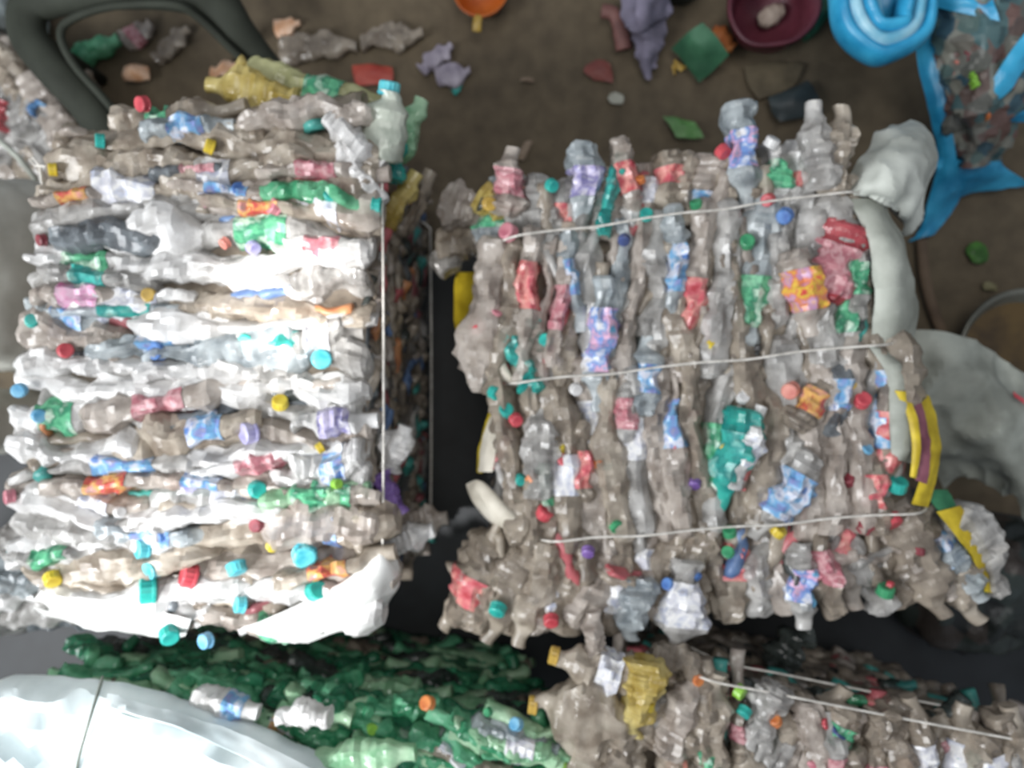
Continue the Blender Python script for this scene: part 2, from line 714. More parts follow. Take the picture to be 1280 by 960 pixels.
# ================================================================== LEFT BALE
ZL = 0.60
bl = P(255, 460, ZL)
rlL = Vector((bl.x, bl.y, 0))
left = empty('plastic_bale', rlL, 'tall bale of flattened clear bottles lying crosswise, brightly lit, at the left', 'bale', 'bales of crushed clear bottles')
LX = [(120, 175), (150, 100), (180, 62), (230, 45), (300, 42), (400, 32), (450, 25), (520, 14), (600, 8), (680, 14), (730, 45), (770, 110), (800, 230)]
RX = [(120, 400), (140, 450), (200, 474), (280, 458), (400, 448), (500, 446), (600, 450), (660, 470), (700, 486), (740, 462), (780, 380), (800, 300)]
TOPANG[0] = 0.0
random.seed(5)
filler(left, rlL, [(40, 770), (455, 770), (455, 150), (60, 150)], 0.0, ZL,
       ['pet_tan', 'pet_tan', 'pet_warm', 'pet_dark', 'pet_murk', 'pet_beige', 'pet_tan', 'pet_warm', 'pet_tan', 'pet_beige', 'pet_warm', 'pet_tan', 'pet_grey', 'teal', 'red', 'blue', 'orange', 'pet_tan', 'maroon', 'pet_beige'],
       inset=0.01, spread=1.0, n_side=210, n_top=30, sliver=(0.05, 0.10, 0.012, 0.020), vertical_lean=0.9)

left_bottles = []   # (object, px, py)


def LB(px, py, lpx, tpx, ang=0, mat='pet_grey', label=None, cap=None, dz=0.0, W=0.075, flip=False, lr=None, **kw):
    z = ZL + dz
    L = lpx * M(z)
    T = tpx * M(z)
    a = math.radians(ang) + (PI if flip else 0)
    zc = z - W / 2 + 0.012
    o = crushed('crushed_bottle', left, P(px, py, z) * 1.0 + Vector((0, 0, zc - z)), a, L, T, W, MATS[mat], label, cap, root_loc=rlL, lrange=lr, **kw)
    left_bottles.append((o, px, py))
    return o


random.seed(21)
spec = [
    (150, 293, 190, 34, 3, 'pet_dark', None, None, 0.012),
    (90, 246, 110, 20, 2, 'pet_warm', 'print_orange', None, 0.012),
    (95, 370, 130, 40, 0, 'pet_warm', 'print_pink', None, 0.014),
    (115, 342, 150, 26, 0, 'pet_grey', 'print_teal', None, 0.010),
    (205, 502, 230, 46, 11, 'pet_warm', 'print_rose', None, 0.016),
    (395, 243, 150, 26, -6, 'pet_green', None, 'teal', 0.012),
    (290, 237, 180, 22, -4, 'pet_warm', 'print_blue', None, 0.010),
    (330, 258, 170, 24, -8, 'pet_beige', 'print_orange', None, 0.008),
    (230, 157, 120, 30, 4, 'pet_cool', 'print_blue', None, 0.010),
    (400, 212, 170, 22, 0, 'pet_warm', 'print_rose', None, 0.010),
    (245, 212, 130, 20, 2, 'pet_dark', 'print_rose', None, 0.006),
    (400, 306, 130, 26, -4, 'pet_white', 'print_rose', None, 0.008),
    (415, 528, 110, 30, 4, 'pet_white', 'print_lav', None, 0.008),
    (140, 604, 200, 26, 6, 'pet_warm', 'print_orange', None, 0.012),
    (330, 575, 200, 24, 10, 'pet_white', 'print_rose', None, 0.008),
    (390, 620, 140, 26, 6, 'pet_lightgreen', 'print_green', None, 0.008),
    (195, 668, 170, 30, -3, 'pet_cool', 'print_blue', None, 0.006),
    (415, 712, 160, 24, 14, 'pet_beige', 'print_orange', None, 0.014),
    (210, 430, 220, 26, 3, 'pet_cool', 'print_blue', None, 0.006),
    (360, 425, 140, 22, 2, 'pet_white', 'print_teal', None, 0.004),
    (60, 693, 130, 24, 2, 'pet_grey', 'print_green', None, 0.010),
    (250, 605, 130, 22, -10, 'pet_warm', 'print_blue', None, 0.010),
    (165, 388, 220, 20, 1, 'pet_cool', 'print_teal', None, 0.002),
]
for s in spec:
    LB(*s[:5], mat=s[5], label=s[6], cap=s[7], dz=s[8], lr=(0.32, 0.62) if s[2] > 130 else (0.35, 0.72))
y = 134.0
row = 0
pool_top = ['pet_warm', 'pet_beige', 'pet_beige', 'pet_grey', 'pet_warm', 'pet_tan']
pool_mid = ['pet_grey', 'pet_white', 'pet_warm', 'pet_cool', 'pet_grey', 'pet_white', 'pet_beige']
while y < 792:
    th = R(24, 38)
    lx, rx = interp(LX, y), interp(RX, y)
    x = lx - R(0, 4)
    while x < rx - 45:
        ln = R(150, 250)
        if rx - x - ln < 60:
            ln = rx - x + R(-4, 10)
        pool = pool_top if y < 290 else pool_mid
        mt = random.choice(pool)
        if random.random() < 0.05:
            mt = 'pet_lightgreen' if y > 250 else 'pet_beige'
        edge = sm(170, 128, y) * 0.03 + sm(720, 800, y) * 0.03
        lab = random.choice([None] * 9 + ['print_white', 'print_blue', 'print_green'])
        wx = (x + ln / 2 - lx) / max(1, rx - lx)
        LB(x + ln / 2, y + R(-5, 5) + 11 * math.sin(x * 0.016 + row * 0.45), ln * 1.12, th * R(1.05, 1.5), R(-8, 9), mt, lab, None, R(-0.012, 0.008) - edge,
           flip=(wx > 0.5) != (random.random() < 0.25), wave=0.7, bend=R(0.004, 0.013), roll=R(-0.6, 0.6), tilt=R(-0.07, 0.07), open_neck=random.random() < 0.3)
        x += ln * R(0.82, 0.95)
    y += th * 0.93
    row += 1
# smooth white piece at the lit lower right corner
LB(372, 775, 170, 40, 12, 'pet_white', None, None, -0.03, W=0.08, crumple=0.5, flip=True)
WF = solid('white_film', '#cfcfcb', '#f0f0ec', 0.35, 12, 0.15)
sheet('white_film', [[(452, 704, .600), (476, 690, .60), (492, 686, .57)], [(440, 722, .606), (474, 722, .61), (497, 722, .56)], [(400, 742, .606), (446, 752, .612), (476, 762, .56)],
                     [(350, 766, .606), (394, 778, .608), (424, 790, .56)], [(300, 786, .60), (336, 794, .60), (352, 806, .56)]], WF, left, rlL, wr=0.006, freq=10, seed=3, bulge=0.006)
sheet('white_film', [[(52, 738, .600), (44, 750, .58), (50, 762, .55)], [(120, 752, .606), (110, 766, .60), (108, 782, .56)], [(190, 764, .606), (185, 776, .60), (170, 792, .56)], [(240, 772, .60), (236, 784, .59), (232, 792, .56)]], WF, left, rlL, wr=0.006, freq=10, seed=4, bulge=0.004)
LB(150, 752, 220, 44, -4, 'pet_white', None, None, 0.0, W=0.09, crumple=0.5)
LB(250, 740, 190, 40, 6, 'pet_white', None, None, 0.0, W=0.09, crumple=0.5)
LB(440, 175, 90, 40, -38, 'pet_white', None, None, 0.006, W=0.08, crumple=0.6)
LB(447, 215, 90, 30, -58, 'pet_white', None, None, 0.0, W=0.08, crumple=0.6)
# a few at the right flank
for (px, py, z, l, t, a, mt) in [(495, 560, 0.50, 62, 34, 70, 'pet_white'), (500, 250, 0.45, 80, 26, 60, 'pet_yellow'), (520, 255, 0.40, 90, 22, 62, 'pet_tan'),
                                 (505, 675, 0.48, 80, 30, 20, 'pet_white'), (525, 650, 0.38, 70, 36, 10, 'pet_warm'), (487, 618, 0.52, 60, 24, -60, 'pet_blue')]:
    o = crushed('crushed_bottle', left, P(px, py, z), math.radians(a), l * M(z), t * M(z), 0.04, cmat('purple') if mt == 'pet_blue' else MATS[mt], root_loc=rlL, crumple=0.8)
    left_bottles.append((o, px, py))


def spot_caps(lst, spots, z, rl):
    """screw caps squeezed out between the layers, each on the bottle beside it"""
    for (px, py, dia, c) in spots:
        o = min(lst, key=lambda t: (t[1] - px) ** 2 * 0.25 + (t[2] - py) ** 2)[0]
        w = P(px, py, z + 0.007)
        mt = Matrix.Translation(o.location) @ o.rotation_euler.to_matrix().to_4x4()
        loc = mt.inverted() @ (w - rl)
        r = dia * M(z) / 2 * R(0.78, 0.95)
        e = Euler((R(-0.5, 0.5), R(-1.3, -0.4), R(-0.9, 0.9) + random.choice([0, PI])))
        add_cap(o, loc, e, c, r=r, h=r * 1.25)


spot_caps(left_bottles, [
    (178, 130, 24, 'red'), (125, 176, 22, 'teal'), (262, 183, 20, 'yellow'), (300, 239, 24, 'blue'), (311, 257, 20, 'orange'), (342, 258, 26, 'rose'),
    (413, 243, 26, 'teal'), (281, 304, 18, 'salmon'), (317, 310, 20, 'lavender'), (403, 315, 24, 'rose'), (186, 369, 22, 'amber'),
    (82, 438, 24, 'red'), (197, 438, 26, 'blue'), (310, 428, 26, 'teal'), (402, 449, 26, 'cyan'), (350, 503, 22, 'yellow'),
    (311, 541, 30, 'lavender'), (49, 520, 20, 'sky'), (24, 488, 22, 'sky'), (216, 604, 18, 'orange'), (237, 606, 24, 'lavender'),
    (322, 612, 24, 'teal'), (421, 605, 18, 'lime'), (201, 670, 24, 'blue'), (178, 686, 26, 'cyan'), (321, 656, 20, 'maroon'),
    (381, 694, 34, 'cyan'), (296, 710, 30, 'cyan'), (190, 712, 30, 'cyan'), (185, 738, 40, 'teal'), (236, 720, 32, 'red'), (395, 738, 28, 'teal'),
    (66, 724, 26, 'yellow'), (60, 696, 24, 'teal'), (18, 692, 20, 'cyan'), (12, 621, 22, 'rose'), (212, 794, 26, 'teal'), (257, 801, 24, 'sky'),
    (300, 756, 26, 'cyan'), (258, 252, 14, 'pink'), (150, 640, 16, 'white'), (430, 525, 18, 'lavender'), (66, 212, 18, 'yellow'),
    (40, 401, 20, 'teal'), (52, 300, 18, 'maroon'), (340, 683, 16, 'yellow'), (400, 560, 16, 'yellow')], ZL, rlL)
# two binding strings on the right flank, going round the whole bale
for pxs, yt, yb in ((478, 235, 690), (538, 290, 655)):
    wx = P(462, 460, 0.575).x + 0.022
    dd = (RM @ Vector(((pxs - 640) / F, 0, -1)))
    zz = CAMZ + wx / (dd.x / dd.z)
    y0, y1 = P(pxs, yb, zz).y, P(pxs, yt, zz).y
    xl = P(62, 460, ZL).x
    pts = [Vector((wx - 0.05, y1 + 0.035, zz)), Vector((wx - 0.005, y1 + 0.012, zz)), Vector((wx, y1 - 0.03, zz)), Vector((wx + 0.002, (y0 + y1) / 2, zz)),
           Vector((wx, y0 + 0.03, zz)), Vector((wx - 0.005, y0 - 0.012, zz)), Vector((wx - 0.05, y0 - 0.035, zz)), Vector((xl, y0 - 0.04, zz)), Vector((xl - 0.02, y0, zz)),
           Vector((xl - 0.02, y1, zz)), Vector((xl, y1 + 0.04, zz)), Vector((wx - 0.05, y1 + 0.035, zz))]
    tube('binding_string', catmull(pts, 5), 0.0020, STRAP, left, 8, rl=rlL)

# ================================================================== RIGHT BALE
ZR = 0.50
br = P(870, 470, ZR)
rlR = Vector((br.x, br.y, 0))
right = empty('plastic_bale', rlR, 'bale of upright flattened bottles crossed by three pale strings, at the right', 'bale', 'bales of crushed clear bottles')
TOPANG[0] = PI / 2
filler(right, rlR, [(615, 740), (1170, 700), (1065, 215), (625, 250)], 0.0, ZR,
       ['pet_tan', 'pet_beige', 'pet_warm', 'pet_grey', 'pet_tan', 'pet_murk', 'pet_beige', 'teal', 'red', 'pet_grey', 'blue', 'pet_tan', 'pet_warm', 'pet_grey', 'pet_beige', 'pet_tan'],
       inset=0.01, spread=1.0, n_side=120, n_top=90, sliver=(0.06, 0.12, 0.014, 0.024), seed=8)
right_bottles = []


def RB(px, py, lpx, tpx, ang=90, mat='pet_grey', label=None, cap=None, dz=0.0, W=0.07, flip=False, lr=None, **kw):
    z = ZR + dz
    a = math.radians(ang) + (PI if flip else 0)
    zc = z - W / 2 + 0.012
    o = crushed('crushed_bottle', right, P(px, py, z) + Vector((0, 0, zc - z)), a, lpx * M(z), tpx * M(z), W, MATS[mat], label, cap, root_loc=rlR, lrange=lr, **kw)
    right_bottles.append((o, px, py))
    return o


random.seed(31)
for s in [
    (752, 430, 170, 46, 88, 'pet_cool', 'print_bluepink', None, 0.012),
    (845, 340, 170, 32, 92, 'pet_cool', 'print_blue', None, 0.010),
    (1042, 340, 130, 62, 70, 'pet_red', 'print_rose', None, 0.016),
    (1010, 365, 110, 46, 100, 'pet_warm', 'print_multi', None, 0.024),
    (918, 575, 130, 44, 78, 'pet_teal', 'print_teal', None, 0.018),
    (935, 560, 110, 30, 70, 'pet_white', 'print_white', None, 0.020),
    (810, 470, 100, 34, 85, 'pet_cool', 'print_blue', None, 0.010),
    (982, 622, 130, 44, 60, 'pet_grey', 'print_blue', None, 0.014),
    (930, 190, 130, 40, 95, 'pet_cool', 'print_bluepink', None, 0.008),
    (675, 560, 130, 46, 85, 'pet_grey', None, None, 0.016),
    (855, 760, 120, 50, 85, 'pet_grey', 'print_white', None, 0.010),
    (795, 765, 80, 44, 90, 'pet_cool', None, None, 0.012),
    (1007, 735, 110, 34, 92, 'pet_grey', 'print_bluepink', None, 0.010),
    (1035, 705, 130, 26, 100, 'pet_tan', 'print_rose', None, 0.010),
    (765, 240, 110, 22, 80, 'pet_teal', 'print_teal', None, 0.012),
    (785, 225, 110, 28, 105, 'pet_warm', 'print_red', None, 0.008),
    (635, 225, 90, 40, 80, 'pet_warm', 'print_rose', None, 0.004),
    (730, 230, 110, 34, 90, 'pet_cool', 'print_lav', None, 0.008),
    (700, 380, 160, 26, 84, 'pet_warm', 'print_rose', None, 0.008),
    (718, 350, 130, 26, 95, 'pet_cool', 'print_blue', None, 0.008),
    (645, 440, 120, 28, 118, 'pet_teal', 'print_teal', None, 0.004),
    (1078, 345, 110, 26, 90, 'pet_grey', 'print_green', None, 0.010),
    (785, 520, 110, 28, 88, 'pet_grey', 'print_rose', None, 0.010),
    (730, 590, 130, 24, 92, 'pet_tan', 'print_red', None, 0.006),
    (1020, 500, 90, 36, 60, 'pet_tan', 'print_orange', None, 0.012),
    (1050, 490, 110, 28, 90, 'pet_dark', 'print_blue', None, 0.010),
    (1095, 610, 120, 30, 92, 'pet_tan', 'print_red', None, 0.010),
]:
    RB(*s[:5], mat=s[5], label=s[6], cap=s[7], dz=s[8], lr=(0.25, 0.7) if s[3] > 40 else (0.3, 0.65), flip=random.random() < 0.5)


def ln(p0, p1, x):
    t = (x - p0[0]) / (p1[0] - p0[0])
    return p0[1] + (p1[1] - p0[1]) * t


poolA = ['pet_grey', 'pet_cool', 'pet_warm', 'pet_beige', 'pet_grey', 'pet_white']
poolB = ['pet_grey', 'pet_grey', 'pet_beige', 'pet_cool', 'pet_warm', 'pet_tan']
poolC = ['pet_beige', 'pet_tan', 'pet_warm', 'pet_grey', 'pet_tan', 'pet_warm']
poolD = ['pet_beige', 'pet_tan', 'pet_warm', 'pet_tan', 'pet_beige', 'pet_grey']
T0 = ((600, 225), (1065, 165))
S1 = ((640, 300), (1062, 243))
S2 = ((650, 478), (1082, 432))
S3 = ((690, 673), (1140, 638))
B0 = ((590, 790), (1235, 745))
rowsR = [(T0, S1, 618, 1062, poolA, 0.0), (S1, S2, 605, 1085, poolB, 0.02), (S2, S3, 635, 1130, poolC, -0.01), (S3, B0, 605, 1215, poolD, 0.11)]
for (ta, tb, x0, x1, pool, fan) in rowsR:
    x = x0
    while x < x1:
        t = R(24, 34)
        ya, yb = ln(*ta, x), ln(*tb, x)
        yc = (ya + yb) / 2 + R(-8, 8)
        le = (yb - ya) * R(1.08, 1.25)
        an = 90 + (x - 860) * fan + R(-7, 7)
        if ta is T0:
            yc += 6
        lab = random.choice([None] * 6 + ['print_white', 'print_red', 'print_blue', 'print_white', 'print_green'])
        drop = 0.014 if ta in (T0, S3) else 0.0
        xx = x + (0 if fan < 0.05 else (x - 860) * 0.05)
        RB(xx, yc, le, t * R(1.05, 1.5), an, random.choice(pool), lab, None, R(-0.012, 0.008) - drop, flip=random.random() < 0.5, wave=0.6, bend=R(0.003, 0.009), roll=R(-0.55, 0.55), tilt=R(-0.06, 0.06),
           open_neck=random.random() < (0.35 if ta in (T0, S3) else 0.2))
        x += t * 0.92
# loose necks splayed at the lower left and upper left corners
for (px, py, l, t, a, mt, z) in [(640, 735, 150, 52, 62, 'pet_tan', 0.47), (668, 740, 140, 48, 75, 'pet_beige', 0.48), (590, 745, 110, 34, 50, 'pet_tan', 0.40),
                                 (600, 690, 90, 36, 25, 'pet_tan', 0.44), (598, 268, 100, 50, -20, 'pet_warm', 0.42), (600, 300, 110, 36, 10, 'pet_beige', 0.38),
                                 (622, 262, 60, 34, -40, 'pet_yellow', 0.46), (578, 310, 90, 34, 40, 'pet_grey', 0.36), (1185, 720, 130, 44, 125, 'pet_beige', 0.46),
                                 (1150, 705, 140, 50, 115, 'pet_tan', 0.48), (1205, 715, 80, 30, 120, 'pet_cool', 0.48), (618, 345, 110, 22, 82, 'pet_beige', 0.47),
                                 (1045, 190, 110, 40, 85, 'pet_beige', 0.50), (1020, 185, 110, 34, 92, 'pet_grey', 0.51)]:
    o = crushed('crushed_bottle', right, P(px, py, z), math.radians(a + (180 if py > 600 else 0)), l * M(z), t * M(z), 0.06, MATS[mt], root_loc=rlR)
    right_bottles.append((o, px, py))
spot_caps(right_bottles, [
    (597, 408, 22, 'red'), (619, 491, 22, 'teal'), (632, 513, 22, 'teal'), (720, 487, 18, 'white'), (890, 432, 18, 'yellow'), (929, 497, 18, 'white'),
    (1122, 606, 26, 'teal'), (1083, 656, 26, 'maroon'), (1115, 651, 28, 'red'), (1008, 752, 26, 'sky'), (973, 664, 22, 'yellow'), (735, 690, 18, 'purple'),
    (689, 776, 22, 'red'), (622, 762, 24, 'teal'), (808, 268, 18, 'teal'), (965, 178, 22, 'white'), (904, 190, 20, 'red'), (960, 250, 20, 'red'),
    (981, 270, 22, 'blue'), (934, 302, 20, 'green'), (780, 300, 16, 'navy'), (681, 640, 28, 'red'), (665, 597, 20, 'orange'), (650, 600, 18, 'teal'),
    (705, 575, 20, 'red'), (748, 580, 16, 'orange'), (845, 556, 20, 'red'), (645, 525, 20, 'red'), (988, 488, 24, 'salmon'), (1078, 500, 22, 'red'),
    (1082, 562, 20, 'sky'), (1100, 592, 20, 'teal'), (1085, 628, 20, 'maroon'), (1107, 738, 22, 'green'), (1113, 732, 14, 'red'), (635, 290, 26, 'rose'),
    (612, 255, 20, 'amber'), (1062, 480, 20, 'amber'), (770, 657, 20, 'green'), (912, 665, 20, 'green'), (910, 690, 18, 'green'), (868, 605, 18, 'purple'),
    (760, 582, 14, 'cyan'), (682, 425, 18, 'teal'), (668, 402, 18, 'teal'), (620, 390, 20, 'rose'), (870, 720, 16, 'blue'), (1060, 600, 18, 'maroon'),
    (690, 232, 18, 'teal'), (870, 255, 18, 'green'), (800, 225, 14, 'orange'), (1025, 720, 14, 'rose'), (1148, 690, 18, 'maroon'), (948, 435, 12, 'black'),
    (700, 560, 14, 'yellow'), (905, 560, 12, 'yellow'), (835, 730, 16, 'blue'), (1010, 605, 14, 'red')], ZR, rlR)
# three strings across
for (a, b) in (((640, 300), (1062, 243)), ((650, 478), (1100, 430)), ((690, 673), (1142, 636))):
    A, B = P(*a, ZR), P(*b, ZR)
    pts = []
    d = (B - A)
    A0 = A - d * 0.06
    B0_ = B + d * 0.06
    pts.append(Vector((A0.x, A0.y, 0.05)))
    pts.append(Vector((A0.x, A0.y, ZR - 0.08)))
    for k in range(9):
        q = A.lerp(B, k / 8)
        q.z = ZR + 0.024 + 0.006 * math.sin(PI * k / 8)
        q.y += 0.002 * math.sin(k * 2.2)
        pts.append(q)
    pts.append(Vector((B0_.x, B0_.y, ZR - 0.08)))
    pts.append(Vector((B0_.x, B0_.y, 0.05)))
    tube('binding_string', catmull(pts, 5), 0.0019, STRAP, right, 8, rl=rlR)

# sacking wrapped round the right bale
SACK = solid('white_woven_sack', '#85887f', '#b4b8ae', 0.6, 14, 0.25, dist=0.006)
SACKG = solid('grey_woven_sack', '#8b8a80', '#aeaea4', 0.65, 10, 0.3, dist=0.006)
YEL = solid('sack_yellow_stripe', '#a89018', '#d0b82e', 0.55, 30, 0.1)
PUR = solid('sack_purple_stripe', '#6c3c48', '#8a5462', 0.55, 30, 0.1)
GRN = solid('sack_green_stripe', '#1f5a3c', '#347a54', 0.55, 30, 0.1)
o = sheet('sack_wrap', [[(1058, 250, .50), (1085, 250, .505), (1108, 262, .47)],
                        [(1083, 300, .515), (1106, 300, .51), (1128, 315, .46)],
                        [(1092, 370, .515), (1118, 370, .51), (1144, 380, .45)],
                        [(1090, 435, .505), (1115, 438, .50), (1140, 445, .45)],
                        ], SACK, right, rlR, wr=0.007, freq=11, seed=2, bulge=0.012)
o = sheet('sack_wrap', [[(1085, 432, .51), (1102, 436, .512), (1118, 442, .50)],
                        [(1108, 470, .512), (1128, 476, .515), (1150, 490, .48)],
                        [(1112, 530, .515), (1126, 535, .52), (1146, 540, .50)],
                        [(1114, 570, .51), (1124, 575, .51), (1140, 580, .49)]], SACK, right, rlR, wr=0.005, freq=14, seed=5, bulge=0.006)


def stripe(name, pa, pb, mat, seed, zt=0.012):
    rows = []
    for (a, b) in zip(pa, pb):
        m = ((a[0] + b[0]) / 2, (a[1] + b[1]) / 2, (a[2] + b[2]) / 2 + 0.002)
        rows.append([a, m, b])
    return sheet(name, rows, mat, right, rlR, wr=0.002, freq=20, seed=seed, thick=0.003)


stripe('striped_edge', [(1118, 488, .525), (1134, 520, .528), (1140, 560, .528), (1138, 595, .52)], [(1134, 490, .525), (1146, 520, .53), (1150, 560, .53), (1144, 598, .52)], YEL, 3)
stripe('striped_edge', [(1132, 488, .52), (1145, 520, .525), (1150, 560, .525), (1144, 600, .515)], [(1146, 490, .515), (1158, 525, .52), (1163, 565, .52), (1158, 605, .51)], PUR, 4)
stripe('striped_edge', [(1144, 488, .51), (1157, 525, .517), (1162, 565, .517), (1140, 630, .505)], [(1160, 495, .50), (1172, 530, .50), (1175, 580, .50), (1160, 634, .495)], YEL, 6)
stripe('striped_edge', [(1172, 640, .50), (1196, 670, .50), (1218, 700, .50), (1232, 740, .49)], [(1200, 632, .49), (1222, 662, .485), (1238, 700, .48), (1245, 742, .475)], YEL, 7)
stripe('striped_edge', [(1150, 612, .49), (1190, 660, .49), (1210, 700, .49), (1222, 740, .48)], [(1185, 612, .48), (1205, 655, .49), (1220, 700, .49), (1234, 742, .48)], GRN, 8)
# left side of the wrap
WB = solid('cream_sack', '#b0a898', '#dcd6c8', 0.6, 14, 0.2)
o = sheet('sack_wrap', [[(583, 605, .46), (600, 600, .49), (622, 618, .50)],
                        [(592, 628, .45), (618, 630, .50), (645, 645, .505)],
                        [(615, 655, .44), (640, 662, .50), (668, 668, .505)]], WB, right, rlR, wr=0.005, freq=12, seed=9, bulge=0.01)
o = sheet('sack_wrap', [[(588, 395, .49), (596, 393, .50), (606, 395, .50)],
                        [(592, 420, .48), (602, 420, .50), (615, 422, .50)],
                        [(606, 455, .48), (618, 452, .50), (632, 455, .50)],
                        [(622, 480, .48), (634, 478, .50), (644, 480, .50)]], WB, right, rlR, wr=0.004, freq=14, seed=10, bulge=0.008)
o = sheet('sack_wrap', [[(598, 590, .45), (606, 590, .47), (616, 590, .48)],
                        [(602, 555, .45), (611, 555, .47), (622, 555, .49)],
                        [(612, 520, .46), (619, 520, .48), (626, 520, .49)]], WB, right, rlR, wr=0.003, freq=14, seed=12)
stripe('striped_edge', [(594, 590, .42), (600, 555, .42), (612, 515, .43)], [(602, 592, .45), (607, 557, .45), (617, 518, .46)], YEL, 11)
stripe('striped_edge', [(570, 340, .30), (568, 400, .30), (590, 470, .32)], [(598, 340, .34), (592, 400, .34), (614, 475, .38)], YEL, 13)

# ================================================================== white sacks by the right bale
WS = solid('bright_woven_sack', '#a4a8a0', '#d4d8d0', 0.55, 12, 0.25, dist=0.006)
o = sheet('folded_sack', [[(1062, 236, .47), (1072, 205, .47), (1090, 178, .45), (1112, 158, .42), (1138, 150, .38)],
                          [(1066, 240, .50), (1088, 218, .52), (1108, 196, .52), (1132, 176, .48), (1158, 164, .40)],
                          [(1072, 243, .50), (1098, 236, .53), (1124, 220, .53), (1148, 200, .49), (1168, 188, .40)],
                          [(1090, 246, .49), (1112, 250, .51), (1134, 244, .50), (1152, 230, .46), (1166, 222, .40)],
                          [(1106, 250, .46), (1120, 264, .46), (1136, 274, .45), (1144, 272, .42), (1150, 262, .38)],
                          [(1116, 262, .40), (1124, 282, .40), (1130, 292, .39), (1138, 290, .38), (1146, 280, .34)]],
          WS, None, wr=0.010, freq=9, seed=4, nu=8, nv=8, thick=0.004)
tag(o, 'folded white woven sack tucked against the upper right corner of the right bale', 'sack')
o = sheet('empty_sack', [[(1125, 412, .30), (1180, 416, .31), (1240, 442, .29), (1300, 480, .27)],
                         [(1130, 470, .29), (1190, 475, .31), (1245, 500, .30), (1300, 560, .28)],
                         [(1150, 540, .22), (1200, 535, .26), (1250, 560, .28), (1300, 640, .26)],
                         [(1178, 605, .12), (1215, 590, .16), (1268, 620, .22), (1310, 720, .20)]],
          SACK, None, wr=0.016, freq=7, seed=15, nu=10, nv=10, bulge=0.02)
tag(o, 'crumpled empty white sack with small red marks lying right of the right bale', 'sack')
mk = sheet('red_print', [[(1266, 489, .315), (1273, 494, .315), (1280, 498, .315)], [(1268, 496, .315), (1274, 500, .315), (1282, 506, .315)]], cmat('red'), o, wr=0.001, nu=3, nv=3)

# ================================================================== GREEN BALE
ZG = 0.54
bg = P(400, 1000, ZG)
rlG = Vector((bg.x, bg.y, 0))
green = empty('green_bottle_bale', rlG, 'bale of flattened green bottles at the bottom, below the left bale', 'bale')
TOPANG[0] = math.radians(-20)
filler(green, rlG, [(10, 1120), (700, 1120), (705, 925), (60, 842)], 0.0, ZG,
       ['pet_deepgreen', 'pet_green', 'pet_deepgreen', 'pet_green', 'pet_green', 'pet_tan', 'pet_lightgreen', 'pet_murk', 'pet_lightgreen'],
       inset=0.0, spread=0.72, n_side=130, n_top=120, sliver=(0.06, 0.13, 0.014, 0.026), seed=12)
random.seed(41)
green_bottles = []
for i in range(68):
    px = R(150, 685)
    top = ln((60, 848), (705, 925), px)
    py = R(top - 4, 975)
    z = ZG + R(-0.01, 0.012)
    mt = random.choice(['pet_green', 'pet_lightgreen', 'pet_green', 'pet_green', 'pet_lightgreen', 'pet_tan', 'pet_lightgreen', 'pet_green', 'pet_cool', 'pet_deepgreen'])
    o = crushed('crushed_bottle', green, P(px, py, z - 0.01), math.radians(R(-38, -5)) + random.choice([0, PI]), R(90, 160) * M(z), R(16, 26) * M(z), 0.05, MATS[mt],
                random.choice([None] * 7 + ['print_green', 'print_white', 'print_orange']), root_loc=rlG)
    green_bottles.append((o, px, py))
# far flank, in shade
for i in range(30):
    px = R(80, 690)
    z = R(0.30, 0.52)
    e = P(px, ln((60, 842), (705, 925), px), ZG)
    mt = random.choice(['pet_deepgreen', 'pet_green', 'pet_deepgreen', 'pet_murk', 'pet_lightgreen'])
    o = crushed('crushed_bottle', green, Vector((e.x, e.y + 0.01 - (ZG - z) * 0.12, z)), math.radians(R(-30, 10)) + random.choice([0, PI]), R(0.10, 0.17), 0.03, 0.05, MATS[mt],
                tilt=R(-0.3, 0.3), root_loc=rlG)
    green_bottles.append((o, px, 850))
spot_caps(green_bottles, [(534, 879, 20, 'orange'), (645, 905, 20, 'sky'), (465, 912, 16, 'lime'), (502, 952, 22, 'navy'), (565, 925, 18, 'cyan'), (610, 890, 14, 'green')], ZG, rlG)
# bottles lying on the green bale
t = crushed('crushed_bottle', None, P(283, 880, 0.60), math.radians(-12), 0.105, 0.036, 0.045, MATS['pet_white'], 'print_blue', None, crumple=0.6, lrange=(0.5, 0.8))
tag(t, 'crushed white bottle with blue print lying on the green bale next to the wrapped bundle', 'bottle')
t = crushed('crushed_bottle', None, P(380, 894, 0.60), math.radians(184), 0.085, 0.034, 0.04, MATS['pet_white'], None, None, crumple=0.4)
tag(t, 'small white crushed bottle lying on top of the green bale', 'bottle')
t = crushed('crushed_bottle', None, P(455, 948, 0.605), math.radians(8), 0.16, 0.04, 0.045, MATS['pet_lightgreen'], None, None, crumple=0.5)
tag(t, 'pale green crushed bottle at the bottom edge of the green bale', 'bottle')

